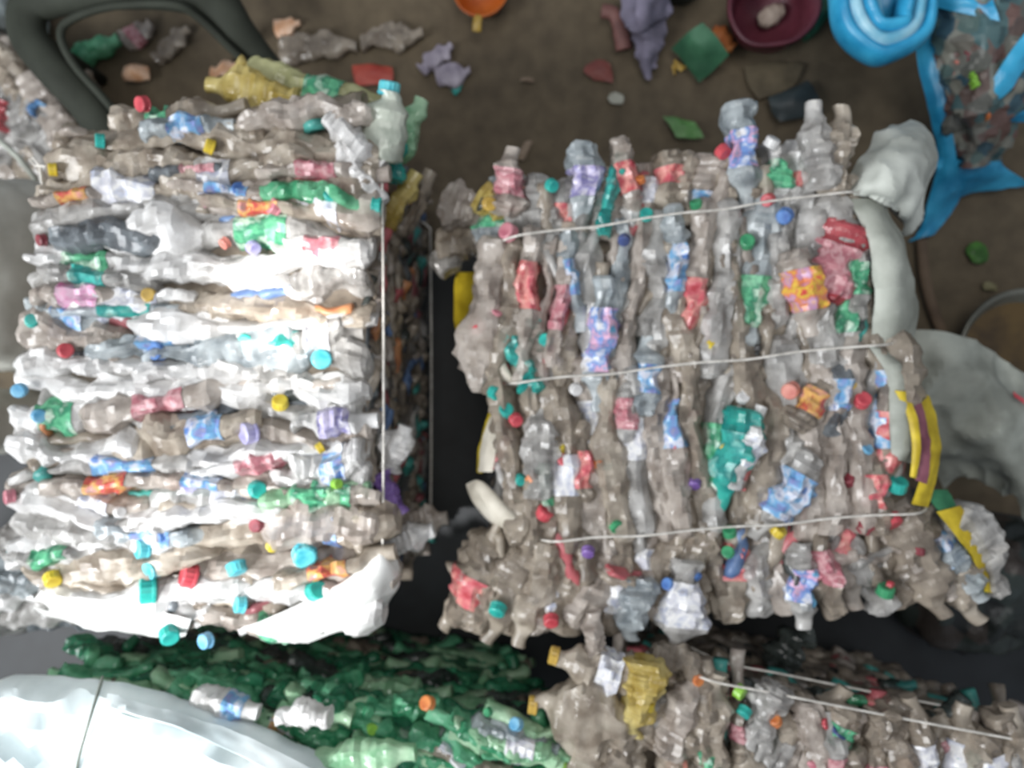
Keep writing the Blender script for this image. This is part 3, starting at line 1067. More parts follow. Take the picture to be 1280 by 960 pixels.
# wrapped bundle
WR = solid('pale_wrapping_sheet', '#b9c6c8', '#dfe8e8', 0.5, 9, 0.3, dist=0.006)
zb = 0.72
bb = P(130, 985, zb)
rlB = Vector((bb.x, bb.y, 0.60))
bund = empty('wrapped_bundle', rlB, 'bundle wrapped in pale sheeting tied with a string, bottom left corner', 'bundle')
outline = [(-60, 905), (-20, 868), (8, 849), (20, 845), (60, 846), (124, 851), (200, 867), (290, 896), (350, 922), (415, 955), (470, 1000), (450, 1100), (300, 1150), (100, 1150), (-60, 1100), (-80, 960)]
cen_px = (170, 1010)
vs = []
rings = [(0.97, 0.592), (1.0, 0.605), (1.005, 0.625), (0.985, 0.645), (0.94, 0.662), (0.86, 0.672), (0.76, 0.678), (0.62, 0.680), (0.5, 0.680), (0.37, 0.680), (0.25, 0.680), (0.12, 0.680)]
po = [P(x, y, 0.61) for x, y in outline]
po = catmull(po + [po[0]], 8)[:-1]
cc = P(*cen_px, 0.61)
for (sc_, z) in rings:
    for q in po:
        v = cc + (q - cc) * sc_
        v.z = z
        n1 = noise.noise(Vector((v.x * 9 + v.y * 5, v.y * 16, 2.0)))
        n2 = noise.noise(Vector((v.x * 30, v.y * 30, v.z * 20)))
        w_ = sm(0.595, 0.64, z)
        v.z += w_ * (0.026 * (0.5 - 2 * abs(n1)) + 0.007 * (0.4 - 2 * abs(n2)))
        o2 = (v - cc)
        o2.z = 0
        v += o2.normalized() * 0.006 * n2
        vs.append(v - rlB)
nv = len(po)
fs = grid_faces(0, len(rings) - 1, nv)
vs.append(Vector((cc.x, cc.y, 0.680)) - rlB)
k = len(vs) - 1
b0 = (len(rings) - 1) * nv
fs += [(k, b0 + j, b0 + (j + 1) % nv) for j in range(nv)]
fs.append(tuple(range(nv)))
fix(link_mesh('wrapping', pydata('wrapping', vs, fs), WR, bund, smooth=2))
tube('tie_string', catmull([P(128, 846, 0.60), P(125, 858, 0.655), P(115, 890, 0.686), P(98, 950, 0.69), P(85, 1020, 0.69)], 6), 0.0022, solid('dark_string', '#5a6058', '#7c8278', 0.7), bund, 8, rl=rlB)
sheet('wrap_fold', [[(134, 868, .665), (220, 890, .668), (310, 922, .668), (400, 968, .66)], [(132, 884, .684), (215, 908, .688), (300, 945, .688), (380, 985, .684)]], WR, bund, rlB, wr=0.004, freq=16, seed=3)

# ================================================================== LOWER RIGHT BALE
ZQ = 0.52
bq = P(1020, 1000, ZQ)
rlQ = Vector((bq.x, bq.y, 0))
low = empty('plastic_bale', rlQ, 'bale of dusty beige bottles cut off by the bottom right edge', 'bale', 'bales of crushed clear bottles')
TOPANG[0] = math.radians(70)
filler(low, rlQ, [(740, 1120), (1340, 1120), (1340, 935), (745, 835)], 0.0, ZQ,
       ['pet_tan', 'pet_beige', 'pet_warm', 'pet_tan', 'pet_murk', 'red', 'pet_beige', 'pet_tan', 'pet_warm', 'teal', 'pet_tan', 'pet_beige', 'pet_tan'],
       inset=0.0, spread=0.62, n_side=150, n_top=90, sliver=(0.06, 0.12, 0.012, 0.022), seed=14)
random.seed(53)
low_bottles = []


def QB(px, py, l, t, a, mt, label=None, cap=None, dz=0.0, W=0.06, **kw):
    z = ZQ + dz
    o = crushed('crushed_bottle', low, P(px, py, z), math.radians(a), l * M(z), t * M(z), W, MATS[mt], label, cap, root_loc=rlQ, **kw)
    low_bottles.append((o, px, py))
    return o


for i in range(50):
    px = R(740, 1290)
    top = ln((745, 840), (1340, 940), px)
    py = R(top + 12, 985)
    QB(px, py, R(80, 130), R(26, 40), R(50, 120) + random.choice([0, 180]), random.choice(['pet_beige', 'pet_tan', 'pet_warm', 'pet_beige', 'pet_grey', 'pet_tan']),
       random.choice([None] * 6 + ['print_white', 'print_rose', 'print_green']), None, R(-0.015, 0.01))
QB(725, 890, 120, 72, 172, 'pet_beige', None, 'amber', 0.01, W=0.09, crumple=0.9, ribs=False)
QB(745, 833, 110, 44, 165, 'pet_beige', 'print_white', 'amber', 0.01, W=0.07)
QB(745, 800, 70, 34, 100, 'pet_warm', None, None, 0.0, W=0.05)
QB(802, 872, 100, 46, -95, 'pet_yellow', None, None, 0.03, W=0.06)
QB(805, 858, 50, 30, -95, 'pet_yellow', None, 'yellow', 0.034, W=0.05, crumple=0.4)
QB(735, 940, 110, 50, 75, 'pet_beige', None, None, 0.01)
QB(775, 930, 110, 40, 60, 'pet_tan', None, None, 0.012)
QB(850, 890, 110, 44, 70, 'pet_warm', None, None, 0.012)
QB(890, 900, 120, 44, 80, 'pet_beige', None, None, 0.012)
QB(860, 835, 100, 34, -20, 'pet_tan', None, None, -0.01)
for i in range(16):
    px = 850 + i * 27
    py = ln((745, 838), (1340, 935), px) - R(0, 6)
    QB(px, py, R(60, 110), R(14, 20), R(-30, -5), random.choice(['pet_tan', 'pet_warm', 'pet_murk', 'pet_beige', 'pet_green']), random.choice([None, None, 'print_red']), None, R(-0.05, -0.02), W=0.04)
spot_caps(low_bottles, [(770, 838, 20, 'blue'), (925, 865, 22, 'lime'), (968, 900, 20, 'orange'), (1030, 904, 18, 'red'), (1046, 917, 26, 'navy'), (930, 890, 20, 'teal'),
                        (1215, 946, 26, 'teal'), (696, 955, 30, 'lime'), (846, 957, 26, 'salmon'), (1130, 957, 24, 'orange'), (1256, 957, 20, 'yellow'), (1110, 903, 18, 'teal'),
                        (1015, 955, 14, 'rose'), (872, 850, 16, 'orange'), (790, 845, 16, 'salmon'), (1165, 965, 22, 'black')], ZQ + 0.012, rlQ)
for (a, b) in (((885, 850), (1300, 930)), ((905, 828), (1300, 905))):
    up = a[1] > 840
    A, B = P(*a, ZQ + (0.03 if up else -0.03)), P(*b, ZQ + (0.03 if up else -0.03))
    pts = [A.lerp(B, k / 6) + Vector((0, 0, 0.004 * math.sin(PI * k / 6))) for k in range(7)]
    pts.insert(0, A + (A - B).normalized() * 0.05 + Vector((0, 0, -0.05)))
    tube('binding_string', catmull(pts, 4), 0.0019, STRAP, low, 8, rl=rlQ)

# ================================================================== things at the far edge of the left bale
t = crushed('plastic_bottle', None, P(318, 116, 0.52), math.radians(172), 0.155, 0.055, 0.06, MATS['pet_yellow'], crumple=0.6)
tag(t, 'crushed amber-yellow bottle, lowest and leftmost of those behind the left bale', 'bottle')
t = crushed('plastic_bottle', None, P(395, 112, 0.50), math.radians(-14), 0.23, 0.06, 0.05, MATS['pet_paleyellow'], 'print_green', None, crumple=0.6, lrange=(0.45, 0.7))
tag(t, 'long crushed pale yellow-green bottle lying behind the top of the left bale', 'bottle')
t = crushed('plastic_bottle', None, P(325, 92, 0.46), math.radians(150), 0.08, 0.03, 0.04, MATS['pet_yellow'], crumple=0.8)
tag(t, 'small crumpled yellow plastic scrap above the amber bottle', 'plastic scrap')
pet('pet_mist', '#b4bcae', '#dde2d4', clear=0.12)
t = crushed('plastic_bottle', None, P(480, 158, 0.57), math.radians(78), 0.105, 0.075, 0.07, MATS['pet_mist'], None, None, crumple=0.2, neck=0.015, ribs=False, wave=0.1, tilt=-0.25)
add_cap(t, (0.056, 0, 0), (0, 0, 0), 'cyan', r=0.0165, h=0.022)
tag(t, 'clear round bottle with bright cyan cap, top right corner of the left bale', 'bottle')
t = crushed('plastic_bottle', None, P(510, 162, 0.47), math.radians(65), 0.11, 0.045, 0.05, MATS['pet_lightgreen'], crumple=0.7)
tag(t, 'crushed mint green bottle just right of the cyan-capped bottle', 'bottle')
t = crushed('plastic_bottle', None, P(492, 200, 0.50), math.radians(75), 0.07, 0.045, 0.05, MATS['pet_teal'], crumple=0.7)
tag(t, 'short teal crushed bottle below the cyan-capped bottle', 'bottle')

# ================================================================== floor litter (each on the floor)
def floorbottle(px, py, lpx, tpx, ang, mat, label, cat='bottle', lab=None, cap=None, crumple=0.8, name='crushed_bottle', W=None, z0=0.0, lr=None):
    T = tpx * M(0.02)
    W = W or T * 0.5
    # lies flat: thickness is vertical, so roll it by a quarter turn
    o = crushed(name, None, P(px, py, z0 + W / 2), math.radians(ang), lpx * M(0.02), T, W, mat if not isinstance(mat, str) else MATS[mat], lab, cap, crumple, lrange=lr)
    tag(o, label, cat)
    return o


floorbottle(120, 63, 66, 32, 30, 'pet_green', 'bright green crushed bottle on the floor inside the black hoop', crumple=0.5, W=0.05)
floorbottle(172, 42, 44, 32, 40, 'pet_warm', 'pinkish grey crushed bottle beside the green bottle on the floor', lab='print_rose')
floorbottle(214, 55, 60, 26, 35, 'pet_tan', 'dull beige crushed bottle inside the black hoop', crumple=0.7)
floorbottle(398, 60, 100, 36, 0, 'pet_tan', 'long dusty clear bottle flat on the dirt behind the left bale')
floorbottle(490, 46, 80, 30, 8, 'pet_tan', 'dusty clear bottle on the dirt left of the white scraps', crumple=1)
floorbottle(359, 32, 34, 18, 5, cmat('peach'), 'small orange-tan cup flattened on the dirt', 'cup', crumple=0.4, name='flattened_cup')
floorbottle(285, 88, 46, 18, -5, cmat('peach'), 'tan plastic piece beside the amber bottle', 'plastic scrap', crumple=0.5, name='plastic_scrap')
floorbottle(545, 72, 50, 24, 40, solid('lilac_white', '#8a8290', '#b4acb8', 0.5), 'lilac-white plastic scrap, upper of the two on the dirt', 'plastic scrap', name='plastic_scrap')
floorbottle(566, 92, 44, 24, 8, MATS['lilac_white'], 'lilac-white plastic scrap, lower of the two on the dirt', 'plastic scrap', name='plastic_scrap')
floorbottle(572, 112, 14, 10, 30, cmat('teal'), 'tiny teal scrap under the lilac-white scraps', 'plastic scrap', name='plastic_scrap')


def flat_scrap(px_pts, mat, label, cat, name, z=0.006, wr=0.004, thick=0.002, freq=25, seed=1, bulge=0.005):
    """px_pts: rows of pixel points"""
    rows = [[(x, y, z) for x, y in r] for r in px_pts]
    o = sheet(name, rows, mat, None, wr=wr, freq=freq, seed=seed, thick=thick, nu=5, nv=5, bulge=bulge)
    tag(o, label, cat)
    return o


DRED = solid('faded_red_film', '#9c3a30', '#b85444', 0.5)
flat_scrap([[(440, 82), (465, 80), (490, 84)], [(442, 95), (466, 94), (492, 96)], [(446, 108), (468, 106), (488, 108)]], DRED, 'faded red plastic scrap on the dirt above the cyan cap', 'plastic scrap', 'plastic_scrap')
flat_scrap([[(732, 82), (748, 74), (762, 80)], [(730, 90), (748, 88), (766, 92)], [(742, 100), (752, 101), (766, 104)]], solid('dull_red_film', '#6e3a36', '#84483f', 0.6), 'dull red scrap on the dirt below the pinkish tube', 'plastic scrap', 'plastic_scrap', seed=2)
flat_scrap([[(762, 117), (770, 115), (779, 119)], [(760, 123), (770, 123), (780, 125)], [(764, 129), (772, 130), (778, 130)]], solid('off_white_paper', '#8c8c80', '#a8a89c', 0.7), 'small off-white scrap on the dirt', 'paper scrap', 'paper_scrap', seed=3, z=0.01)
flat_scrap([[(828, 146), (845, 147), (868, 153)], [(838, 158), (855, 160), (875, 162)], [(845, 172), (862, 173), (880, 172)]], solid('leaf_green_film', '#3f6a38', '#5f8f50', 0.5), 'leaf-green film scrap just above the right bale', 'plastic scrap', 'plastic_scrap', seed=4, z=0.02)
flat_scrap([[(656, 178), (662, 176), (666, 178)], [(650, 188), (656, 188), (661, 189)], [(645, 198), (650, 200), (655, 200)]], solid('tan_chip', '#7c6a58', '#948270', 0.7), 'thin tan stick on the dirt above the right bale', 'stick', 'wood_stick', seed=5, z=0.01)
flat_scrap([[(652, 98), (660, 97), (668, 100)], [(650, 102), (659, 103), (667, 104)]], MATS['tan_chip'], 'tiny tan chip in the middle of the bare dirt', 'wood chip', 'wood_chip', seed=6, z=0.008)
flat_scrap([[(1212, 305), (1222, 302), (1232, 308)], [(1208, 315), (1222, 316), (1236, 318)], [(1216, 328), (1226, 330), (1234, 326)]], solid('fresh_leaf', '#2f5a1c', '#4f8a2e', 0.5), 'small bright green leaf on the dirt above the metal bowl', 'leaf', 'green_leaf', seed=7, z=0.012)
flat_scrap([[(1228, 354), (1236, 352), (1246, 356)], [(1230, 362), (1238, 363), (1246, 364)]], solid('tan_leaf', '#6a6444', '#8a8464', 0.7), 'small tan leaf at the rim of the metal bowl', 'leaf', 'dry_leaf', seed=8, z=0.012)
# orange-tan broken cup
flat_scrap([[(156, 84), (170, 80), (186, 84)], [(153, 93), (170, 92), (188, 93)], [(156, 101), (172, 102), (188, 100)]], cmat('peach'), 'orange-tan cup fragment on the floor below the green bottle', 'plastic scrap', 'cup_fragment', z=0.02, bulge=0.02)

# green square piece, flat board leaning
GF = solid('green_cloth', '#2c5a40', '#3f7454', 0.6, 18, 0.2)
o = sheet('green_sheet', [[(878, 28, .10), (895, 45, .09), (911, 68, .07)], [(858, 42, .08), (878, 62, .08), (898, 82, .05)], [(840, 60, .03), (858, 82, .03), (874, 103, .02)]], GF, None, wr=0.003, thick=0.006)
tag(o, 'square dark green plastic sheet on the floor at the top', 'plastic sheet')
floorbottle(848, 84, 16, 12, 20, cmat('amber'), 'small amber scrap at the corner of the green square sheet', 'plastic scrap', name='plastic_scrap')
floorbottle(903, 50, 34, 24, -35, cmat('orange'), 'bright red-orange cup beside the maroon bag', 'cup', crumple=0.3, name='crushed_cup', W=0.045)

# maroon basin-like bag
MR = solid('maroon_plastic', '#4a1c28', '#6e3440', 0.4, 8, 0.2)


def revolve(name, prof, loc, mat, parent=None, n=48, rot=(0, 0, 0), wr=0.0, seed=0):
    vs = []
    for (r_, z) in prof:
        for j in range(n):
            a = 2 * PI * j / n
            rr = r_ * (1 + wr * noise.noise(Vector((math.cos(a) * 1.5, math.sin(a) * 1.5, z * 8 + seed))))
            vs.append(Vector((rr * math.cos(a), rr * math.sin(a), z)))
    return fix(link_mesh(name, pydata(name, vs, grid_faces(0, len(prof) - 1, n)), mat, parent, loc, rot))


q = P(966, 4, 0.10)
o = revolve('maroon_basin', [(0.001, 0.006), (0.058, 0.006), (0.075, 0.05), (0.086, 0.10), (0.092, 0.102), (0.096, 0.097), (0.090, 0.095), (0.080, 0.045), (0.062, 0.0), (0.001, 0.0)], Vector((q.x, q.y, 0.0)), MR, wr=0.12, seed=3)
tag(o, 'maroon plastic basin on the floor at the top', 'basin')
o = lump('white_scrap', P(968, 14, 0.05), (0.055, 0.035, 0.03), solid('dusty_white', '#8c7c70', '#b4a698', 0.7), seed=6, wr=0.008, freq=20, rotz=0.5, flatbase=False)
o.location.z = 0.026
tag(o, 'dusty off-white scrap inside the maroon basin', 'plastic scrap')
# orange bowl
q = P(601, -14, 0.06)
ORB = solid('orange_plastic', '#a8501a', '#c8702e', 0.35, 12, 0.05)
o = revolve('orange_bowl', [(0.001, 0.004), (0.032, 0.004), (0.048, 0.035), (0.056, 0.06), (0.060, 0.061), (0.061, 0.057), (0.058, 0.056), (0.052, 0.03), (0.036, 0.0), (0.001, 0.0)], Vector((q.x, q.y, 0)), ORB)
tag(o, 'small orange plastic bowl on the dirt at the top', 'bowl')
# handle like tongue of the bowl
hd = tube('handle', catmull([Vector((-0.005, -0.056, 0.057)), Vector((-0.008, -0.072, 0.058)), Vector((-0.010, -0.088, 0.05))], 4), 0.010, cmat('amber'), o, 10, 0.4)
# lilac cloth, pinkish tube, teal bucket
LC = solid('lilac_cloth', '#6c6878', '#948ea4', 0.8, 8, 0.3)
o = sheet('lilac_cloth', [[(778, -20, .10), (800, -20, .16), (820, -20, .16), (838, -20, .10)],
                          [(782, 20, .08), (800, 22, .13), (818, 20, .13), (834, 20, .08)],
                          [(790, 48, .03), (802, 52, .06), (816, 52, .06), (828, 48, .03)],
                          [(800, 62, .012), (806, 95, .02), (814, 95, .02), (818, 62, .012)]], LC, None, wr=0.012, freq=12, seed=4, thick=0.004)
tag(o, 'hanging lilac-grey cloth end reaching the floor at the top', 'cloth')
o = tube('pink_tube', catmull([P(752, 14, .03), P(768, 18, .03), P(776, 40, .025), P(780, 62, .02)], 6), [0.016] * 12 + [0.018] * 7, solid('dusty_pink_plastic', '#6e4a46', '#8c605a', 0.6), None, 12, 0.7)
tag(o, 'bent dusty pink tube next to the lilac cloth', 'tube')
TB = solid('dark_teal_plastic', '#20383e', '#2f4e56', 0.45)
q = P(850, -20, 0.0)
o = revolve('teal_bucket', [(0.001, 0.006), (0.045, 0.006), (0.060, 0.12), (0.064, 0.121), (0.064, 0.115), (0.048, 0.0), (0.001, 0.0)], Vector((q.x, q.y, 0)), TB)
tag(o, 'dark teal bucket cut by the top edge', 'bucket')
# green mesh
GM = solid('green_netting', '#1c4a38', '#2f6e52', 0.6, 60, 0.5)
o = lump('green_net', P(1026, 8, 0.03), (0.04, 0.16, 0.06), GM, seed=9, wr=0.014, freq=14, flatbase=False, rotz=-0.5)
o.location.z = 0.038
tag(o, 'crumpled dark green netting beside the blue rolled plastic', 'netting')
# cardboard / dark sheet
flat_scrap([[(930, 84), (965, 78), (1005, 80)], [(935, 104), (965, 100), (998, 98)], [(948, 124), (970, 118), (992, 108)]], solid('dusty_cardboard', '#4f4636', '#655a46', 0.8), 'dusty brown cardboard piece on the dirt above the right bale', 'cardboard', 'cardboard_piece', seed=11, z=0.015, thick=0.006)
flat_scrap([[(960, 122), (985, 112), (1010, 100)], [(965, 138), (990, 132), (1022, 118)], [(975, 152), (1000, 148), (1030, 140)]], solid('dark_tarp', '#2a3234', '#3c4648', 0.5), 'dark grey folded film beside the cardboard', 'plastic sheet', 'dark_film', seed=12, z=0.03, bulge=0.02)
# brown stick right of the right bale
o = tube('brown_root', catmull([P(1152, 300, .015), P(1156, 345, .02), P(1166, 385, .02), P(1180, 420, .015)], 6), 0.012, solid('brown_wood', '#5a4a3c', '#6e5c4a', 0.8), None, 10, 0.7)
tag(o, 'curved brown stick on the dirt between the bale and the bowl', 'stick')

# ================================================================== metal bowl, right edge
q = P(1285, 445, 0.09)
MB_ = solid('dull_metal', '#55554c', '#84847a', 0.3, 10, 0.05)
m = MATS['dull_metal']
m.node_tree.nodes['Principled BSDF'].inputs['Metallic'].default_value = 0.3
bowl = empty('metal_bowl', Vector((q.x, q.y, 0)), 'round metal bowl of murky brown water at the right edge', 'bowl')
revolve('bowl_shell', [(0.001, 0.006), (0.07, 0.006), (0.105, 0.03), (0.128, 0.085), (0.136, 0.092), (0.141, 0.088), (0.134, 0.08), (0.112, 0.026), (0.075, 0.0), (0.001, 0.0)], (0, 0, 0), m, bowl)
revolve('murky_water', [(0.001, 0.052), (0.114, 0.052)], (0, 0, 0), solid('murky_water', '#4a3a24', '#6e5832', 0.15, 14, 0.1), bowl)

# ================================================================== blue rolled plastic and blue-banded bag, upper right
BLUE = solid('sky_blue_plastic', '#1f86b4', '#3fb0dc', 0.35, 14, 0.15)
PBLUE = solid('pale_blue_plastic', '#5aa6c4', '#9ccadb', 0.35, 18, 0.2)
roll = empty('blue_plastic_roll', Vector((P(1096, 20, 0).x, P(1096, 20, 0).y, 0)), 'bright sky-blue plastic folded in nested loops at the top edge', 'plastic roll')
rlq = roll.location.copy()
for k, (xa, xb, yb, z, mt) in enumerate([(1048, 1158, 68, 0.30, BLUE), (1064, 1146, 52, 0.31, PBLUE), (1080, 1134, 34, 0.32, BLUE)]):
    xm = (xa + xb) / 2 - 4 + k * 2
    path = [P(xa + 4, -60, z - 0.05), P(xa, -10, z), P(xa + 8, yb * 0.55, z), P(xm - 8, yb, z), P(xm + 18, yb - 3, z), P(xb - 6, yb * 0.6, z), P(xb, -10, z), P(xb + 4, -60, z - 0.05)]
    tube('fold', catmull(path, 8), 0.0155 - 0.001 * k, mt, roll, 14, 2.2, rl=rlq)
o = sheet('inner_fold', [[(1084, -30, .33), (1092, -30, .335), (1100, -30, .33)], [(1080, 10, .33), (1090, 14, .335), (1102, 12, .33)], [(1086, 40, .32), (1096, 44, .325), (1106, 38, .32)]], PBLUE, roll, rlq, wr=0.006, seed=3)
# body down to the floor so that the roll stands
tube('roll_body', [P(1100, 10, 0.002), P(1100, 10, 0.15), P(1100, 10, 0.28)], [0.075, 0.072, 0.06], BLUE, roll, 20, 1.0, rl=rlq)

bag = empty('blue_banded_bag', Vector((P(1240, 90, 0).x, P(1240, 90, 0).y, 0)), 'clear bag of mixed waste with sky-blue bands, upper right corner', 'bag')
rlg = bag.location.copy()
WASTE = multi('mixed_waste', ['#5f605a', '#6d6a62', '#4f6a6c', '#5a6e6a', '#7a7a72', '#6a5a54', '#3f5a66', '#87877d', '#6e5650'], 34, 0.4, 0.5)
sheet('waste_filling', [[(1150, -40, .16), (1190, -40, .26), (1240, -40, .30), (1300, -40, .28)],
                        [(1152, 60, .14), (1185, 60, .24), (1240, 60, .28), (1300, 55, .26)],
                        [(1172, 140, .12), (1196, 140, .20), (1225, 130, .24), (1290, 118, .20)],
                        [(1182, 205, .06), (1200, 208, .12), (1225, 205, .12), (1246, 200, .06)]], WASTE, bag, rlg, wr=0.014, freq=14, seed=7, nu=12, nv=12, thick=0.01)
sheet('waste_filling', [[(1215, 120, .21), (1250, 90, .23), (1300, 60, .22)], [(1240, 140, .20), (1260, 130, .22), (1300, 110, .20)], [(1243, 155, .16), (1265, 150, .17), (1300, 145, .16)]], MATS['mixed_waste'], bag, rlg, wr=0.008, freq=14, seed=8, thick=0.01)


def band(ptsA, ptsB, mat, seed):
    rows = []
    for a, b in zip(ptsA, ptsB):
        rows.append([a, ((a[0] + b[0]) / 2, (a[1] + b[1]) / 2, (a[2] + b[2]) / 2 + 0.006), b])
    return sheet('blue_band', rows, mat, bag, rlg, wr=0.004, freq=14, seed=seed, thick=0.003)


band([(1140, 40, .17), (1146, 80, .17), (1162, 140, .16), (1172, 200, .12), (1150, 285, .02), (1136, 302, .01)],
     [(1164, 40, .20), (1172, 80, .20), (1186, 140, .18), (1196, 200, .14), (1200, 250, .03), (1168, 292, .012)], BLUE, 2)
band([(1170, 200, .13), (1200, 200, .13), (1226, 202, .12), (1246, 202, .09)], [(1172, 262, .02), (1200, 246, .03), (1230, 238, .03), (1290, 232, .02)], BLUE, 4)
band([(1290, 30, .29), (1262, 66, .28), (1238, 104, .26), (1216, 132, .23)], [(1300, 55, .27), (1280, 88, .27), (1254, 120, .25), (1226, 146, .21)], BLUE, 6)
band([(1240, 146, .19), (1262, 140, .19), (1300, 134, .18)], [(1238, 160, .15), (1262, 154, .16), (1300, 148, .15)], BLUE, 8)
band([(1160, -20, .24), (1200, -14, .28), (1240, -6, .30)], [(1170, 8, .25), (1210, 18, .28), (1250, 26, .30)], BLUE, 9)
for (px, py, z, c) in [(1217, 100, .265, 'lime'), (1211, 72, .262, 'maroon'), (1196, 86, .24, 'salmon'), (1228, 143, .225, 'orange')]:
    pc = crushed('waste_piece', bag, P(px, py, z), R(0, 3), 0.03, 0.014, 0.018, cmat(c), crumple=0.5, root_loc=rlg, neck=0.004, nu=12, nv=10)

# ================================================================== black frame, upper left
BLK = solid('black_rubber', '#2a2d26', '#3a3e36', 0.75, 10, 0.15, spec=0.25)
fr = empty('black_hoop', Vector((P(150, 60, 0).x, P(150, 60, 0).y, 0)), 'black rounded rubber hoop, squarish, behind the top left of the left bale', 'hoop')
rlf = fr.location.copy()
pth = [P(150, 190, 0.20), P(105, 128, 0.24), P(62, 82, 0.26), (P(34, 40, 0.26)), P(44, 2, 0.26), P(110, -22, 0.26), P(200, -24, 0.25), P(262, -2, 0.22), P(300, 40, 0.19), P(342, 86, 0.14), P(372, 122, 0.10)]
cp = catmull(pth, 8)
nn_ = len(cp)
rad = [0.036 + 0.022 * math.exp(-((i / nn_ - 0.55) / 0.16) ** 2) - 0.014 * sm(0.72, 0.9, i / nn_) for i in range(nn_)]
tube('rim', cp, rad, BLK, fr, 16, 0.7, rl=rlf)
pth2 = [P(175, 180, 0.22), P(132, 126, 0.26), P(92, 80, 0.28), P(76, 44, 0.28), P(90, 24, 0.28), P(140, 8, 0.28), P(215, 6, 0.27), P(248, 22, 0.24), P(290, 62, 0.20), P(330, 98, 0.15)]
tube('inner_ridge', catmull(pth2, 8), 0.008, BLK, fr, 10, 1.0, rl=rlf)
for (a, b) in (((34, 40), 0.26), ((262, -2), 0.22), ((372, 122), 0.10), ((130, 165), 0.22)):
    top = P(a[0], a[1], b)
    tube('leg', [Vector((top.x, top.y, 0.001)), Vector((top.x, top.y, b * 0.5)), Vector((top.x, top.y, b))], [0.014, 0.016, 0.02], BLK, fr, 10, rl=rlf)

# ================================================================== left edge sacks and heap
SACKL = solid('light_grey_sack', '#a9a89e', '#cfcfc6', 0.65, 10, 0.3, dist=0.006)
o = lump('stuffed_sack', P(-52, 335, 0.50), (0.22, 0.34, 0.60), SACKL, p=2.8, seed=21, wr=0.03, freq=7)
o.location.z = 0.30
tag(o, 'stuffed grey-white sack at the left edge beside the left bale', 'sack')
o = lump('stuffed_sack', P(-70, 530, 0.45), (0.19, 0.12, 0.54), SACKL, p=2.6, seed=25, wr=0.02, freq=9)
o.location.z = 0.27
tag(o, 'lower smaller stuffed sack at the left edge', 'sack')
# heap of greyed bottles behind
hz = 0.18
hb = P(20, 150, hz)
rlh = Vector((hb.x, hb.y, 0))
heap = empty('grey_bottle_bale', rlh, 'dusty grey bale of bottles at the far left, behind the black hoop', 'bale')
TOPANG[0] = math.radians(-50)
filler(heap, rlh, [(-90, 240), (80, 195), (70, 80), (-90, 0)], 0.0, hz, ['pet_beige', 'pet_grey', 'pet_tan', 'pet_warm', 'pet_grey'], n_side=60, n_top=60, seed=17)
random.seed(61)
for i in range(26):
    px, py = R(-30, 72), R(60, 225)
    if py < 90 and px > 40:
        continue
    crushed('crushed_bottle', heap, P(px, py, hz + R(0, .01)), math.radians(R(-60, -25)), R(90, 140) * M(hz), R(30, 48) * M(hz), 0.05, MATS[random.choice(['pet_grey', 'pet_beige', 'pet_warm', 'pet_grey'])], root_loc=rlh)
crushed('crushed_bottle', heap, P(2, 145, hz + 0.03), 1.2, 0.06, 0.04, 0.04, MATS['pet_red'], root_loc=rlh)
crushed('crushed_bottle', heap, P(46, 136, hz + 0.03), 1.0, 0.035, 0.018, 0.03, MATS['pet_blue'], root_loc=rlh)
o = tube('pale_pole', catmull([P(-20, 160, 0.26), P(20, 194, 0.26), P(46, 226, 0.24)], 6), 0.006, SACK, heap, 10, rl=rlh)
o.name = 'sack_edge'
# pale stones / sacks in the very corner
o = lump('pale_sack', P(-14, 0, 0.14), (0.13, 0.13, 0.20), solid('pale_blue_white', '#8f9a9c', '#bcc6c6', 0.6), seed=31, wr=0.02, freq=9)
o.location.z = 0.10
tag(o, 'pale bluish-white sack in the top left corner', 'sack')
# clear bottles at lower left
for (px, py, l, t, a, mt, z, lab_) in [(20, 700, 90, 40, 10, 'pet_cool', .22, 'clear crushed bottle at the left edge below the left bale, uppermost of three'),
                                      (62, 768, 110, 44, -8, 'pet_grey', .22, 'greyish crushed bottle beside the lower left corner of the left bale'),
                                      (10, 755, 90, 40, 20, 'pet_white', .22, 'pale crushed bottle at the left edge, lowest of three')]:
    pass
hz2 = 0.40
hb2 = P(-5, 735, hz2)
rl2 = Vector((hb2.x, hb2.y, 0))
pile = empty('plastic_bale', rl2, 'loose pile of clear crushed bottles on an added core, mostly cut off at the left edge below the stuffed sacks', 'bale', 'bales of crushed clear bottles')  # loose pile rather than a pressed bale; core lump added beneath
lump('compacted_plastic', P(-30, 735, 0.17) * 1.0, (0.26, 0.20, 0.34), MATS['pet_grey'], pile, p=2.4, seed=33, wr=0.03, freq=9, rl=rl2)  # added core lump beneath the loose bottles
pile.children[0].location.z = 0.17
for (px, py, l, t, a, mt, dz) in [(12, 700, 100, 36, 10, 'pet_cool', .0), (45, 765, 110, 44, -12, 'pet_grey', -.02), (5, 750, 90, 40, 15, 'pet_white', 0.0), (20, 728, 90, 30, -5, 'pet_cool', 0.01), (0, 675, 80, 34, 20, 'pet_grey', 0.01), (85, 775, 90, 30, -5, 'pet_dark', -0.05)]:
    crushed('crushed_bottle', pile, P(px, py, hz2 + dz), math.radians(a), l * M(hz2), t * M(hz2), 0.05, MATS[mt], root_loc=rl2)

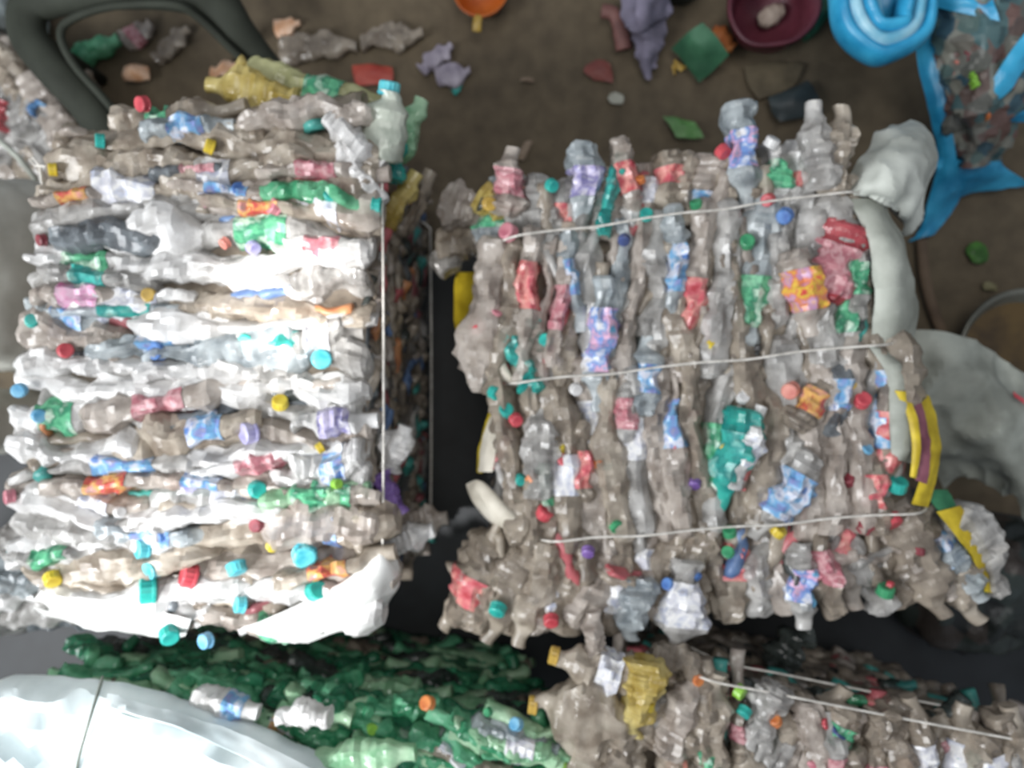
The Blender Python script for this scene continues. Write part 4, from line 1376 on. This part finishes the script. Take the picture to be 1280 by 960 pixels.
# dark heap, lower right
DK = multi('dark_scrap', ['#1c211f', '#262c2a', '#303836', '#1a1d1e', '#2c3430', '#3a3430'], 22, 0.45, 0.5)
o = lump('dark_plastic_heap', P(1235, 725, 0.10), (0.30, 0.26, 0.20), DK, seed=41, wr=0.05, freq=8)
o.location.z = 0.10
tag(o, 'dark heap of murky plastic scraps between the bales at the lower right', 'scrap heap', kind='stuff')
crushed('crushed_bottle', low, P(988, 808, 0.35), 1.0, 0.10, 0.06, 0.05, MATS['pet_murk'], root_loc=rlQ)

# ================================================================== LIGHT
w = bpy.data.worlds.new('world')
S.world = w
w.use_nodes = True
bgd = w.node_tree.nodes['Background']
bgd.inputs['Color'].default_value = (0.80, 0.88, 1.0, 1)
bgd.inputs['Strength'].default_value = 0.33


def area(name, loc, target, size, power, color=(1, 1, 1)):
    l = bpy.data.lights.new(name, 'AREA')
    l.shape = 'RECTANGLE'
    l.size, l.size_y = size
    l.energy = power
    l.color = color
    o = bpy.data.objects.new(name, l)
    C.objects.link(o)
    o.location = loc
    o.rotation_euler = (Vector(target) - Vector(loc)).to_track_quat('-Z', 'Y').to_euler()
    return o


# the open side of the shed, left and towards the viewer
area('open_side_daylight', (-2.3, -1.0, 2.5), (-0.3, -0.1, 0.5), (1.6, 1.8), 125, (0.96, 0.98, 1.0))
area('roof_gap_daylight', (0.3, 0.6, 3.6), (0.2, 0.1, 0.4), (1.4, 1.4), 30, (1.0, 0.97, 0.92))


def spot(name, loc, target, ang, power, blend=0.9, rad=0.1, color=(1, 1, 1)):
    l = bpy.data.lights.new(name, 'SPOT')
    l.spot_size = math.radians(ang)
    l.spot_blend = blend
    l.energy = power
    l.shadow_soft_size = rad
    l.color = color
    o = bpy.data.objects.new(name, l)
    C.objects.link(o)
    o.location = loc
    o.rotation_euler = (Vector(target) - Vector(loc)).to_track_quat('-Z', 'Y').to_euler()
    return o


spot('sun_through_roof_hole', (-0.9, -0.4, 3.2), P(365, 375, ZL), 7.5, 700, 1.0, 0.03, (1, 0.97, 0.94))
spot('sun_through_wall_gap', (-1.2, -1.2, 3.0), P(270, 800, ZL), 17, 420, 1.0, 0.05, (0.97, 0.98, 1.0))

S.view_settings.view_transform = 'Standard'
S.view_settings.look = 'None'
S.view_settings.exposure = 0.0
S.view_settings.gamma = 1.0
S.view_settings.use_curve_mapping = False
S.cycles.max_bounces = 8
S.cycles.transparent_max_bounces = 8
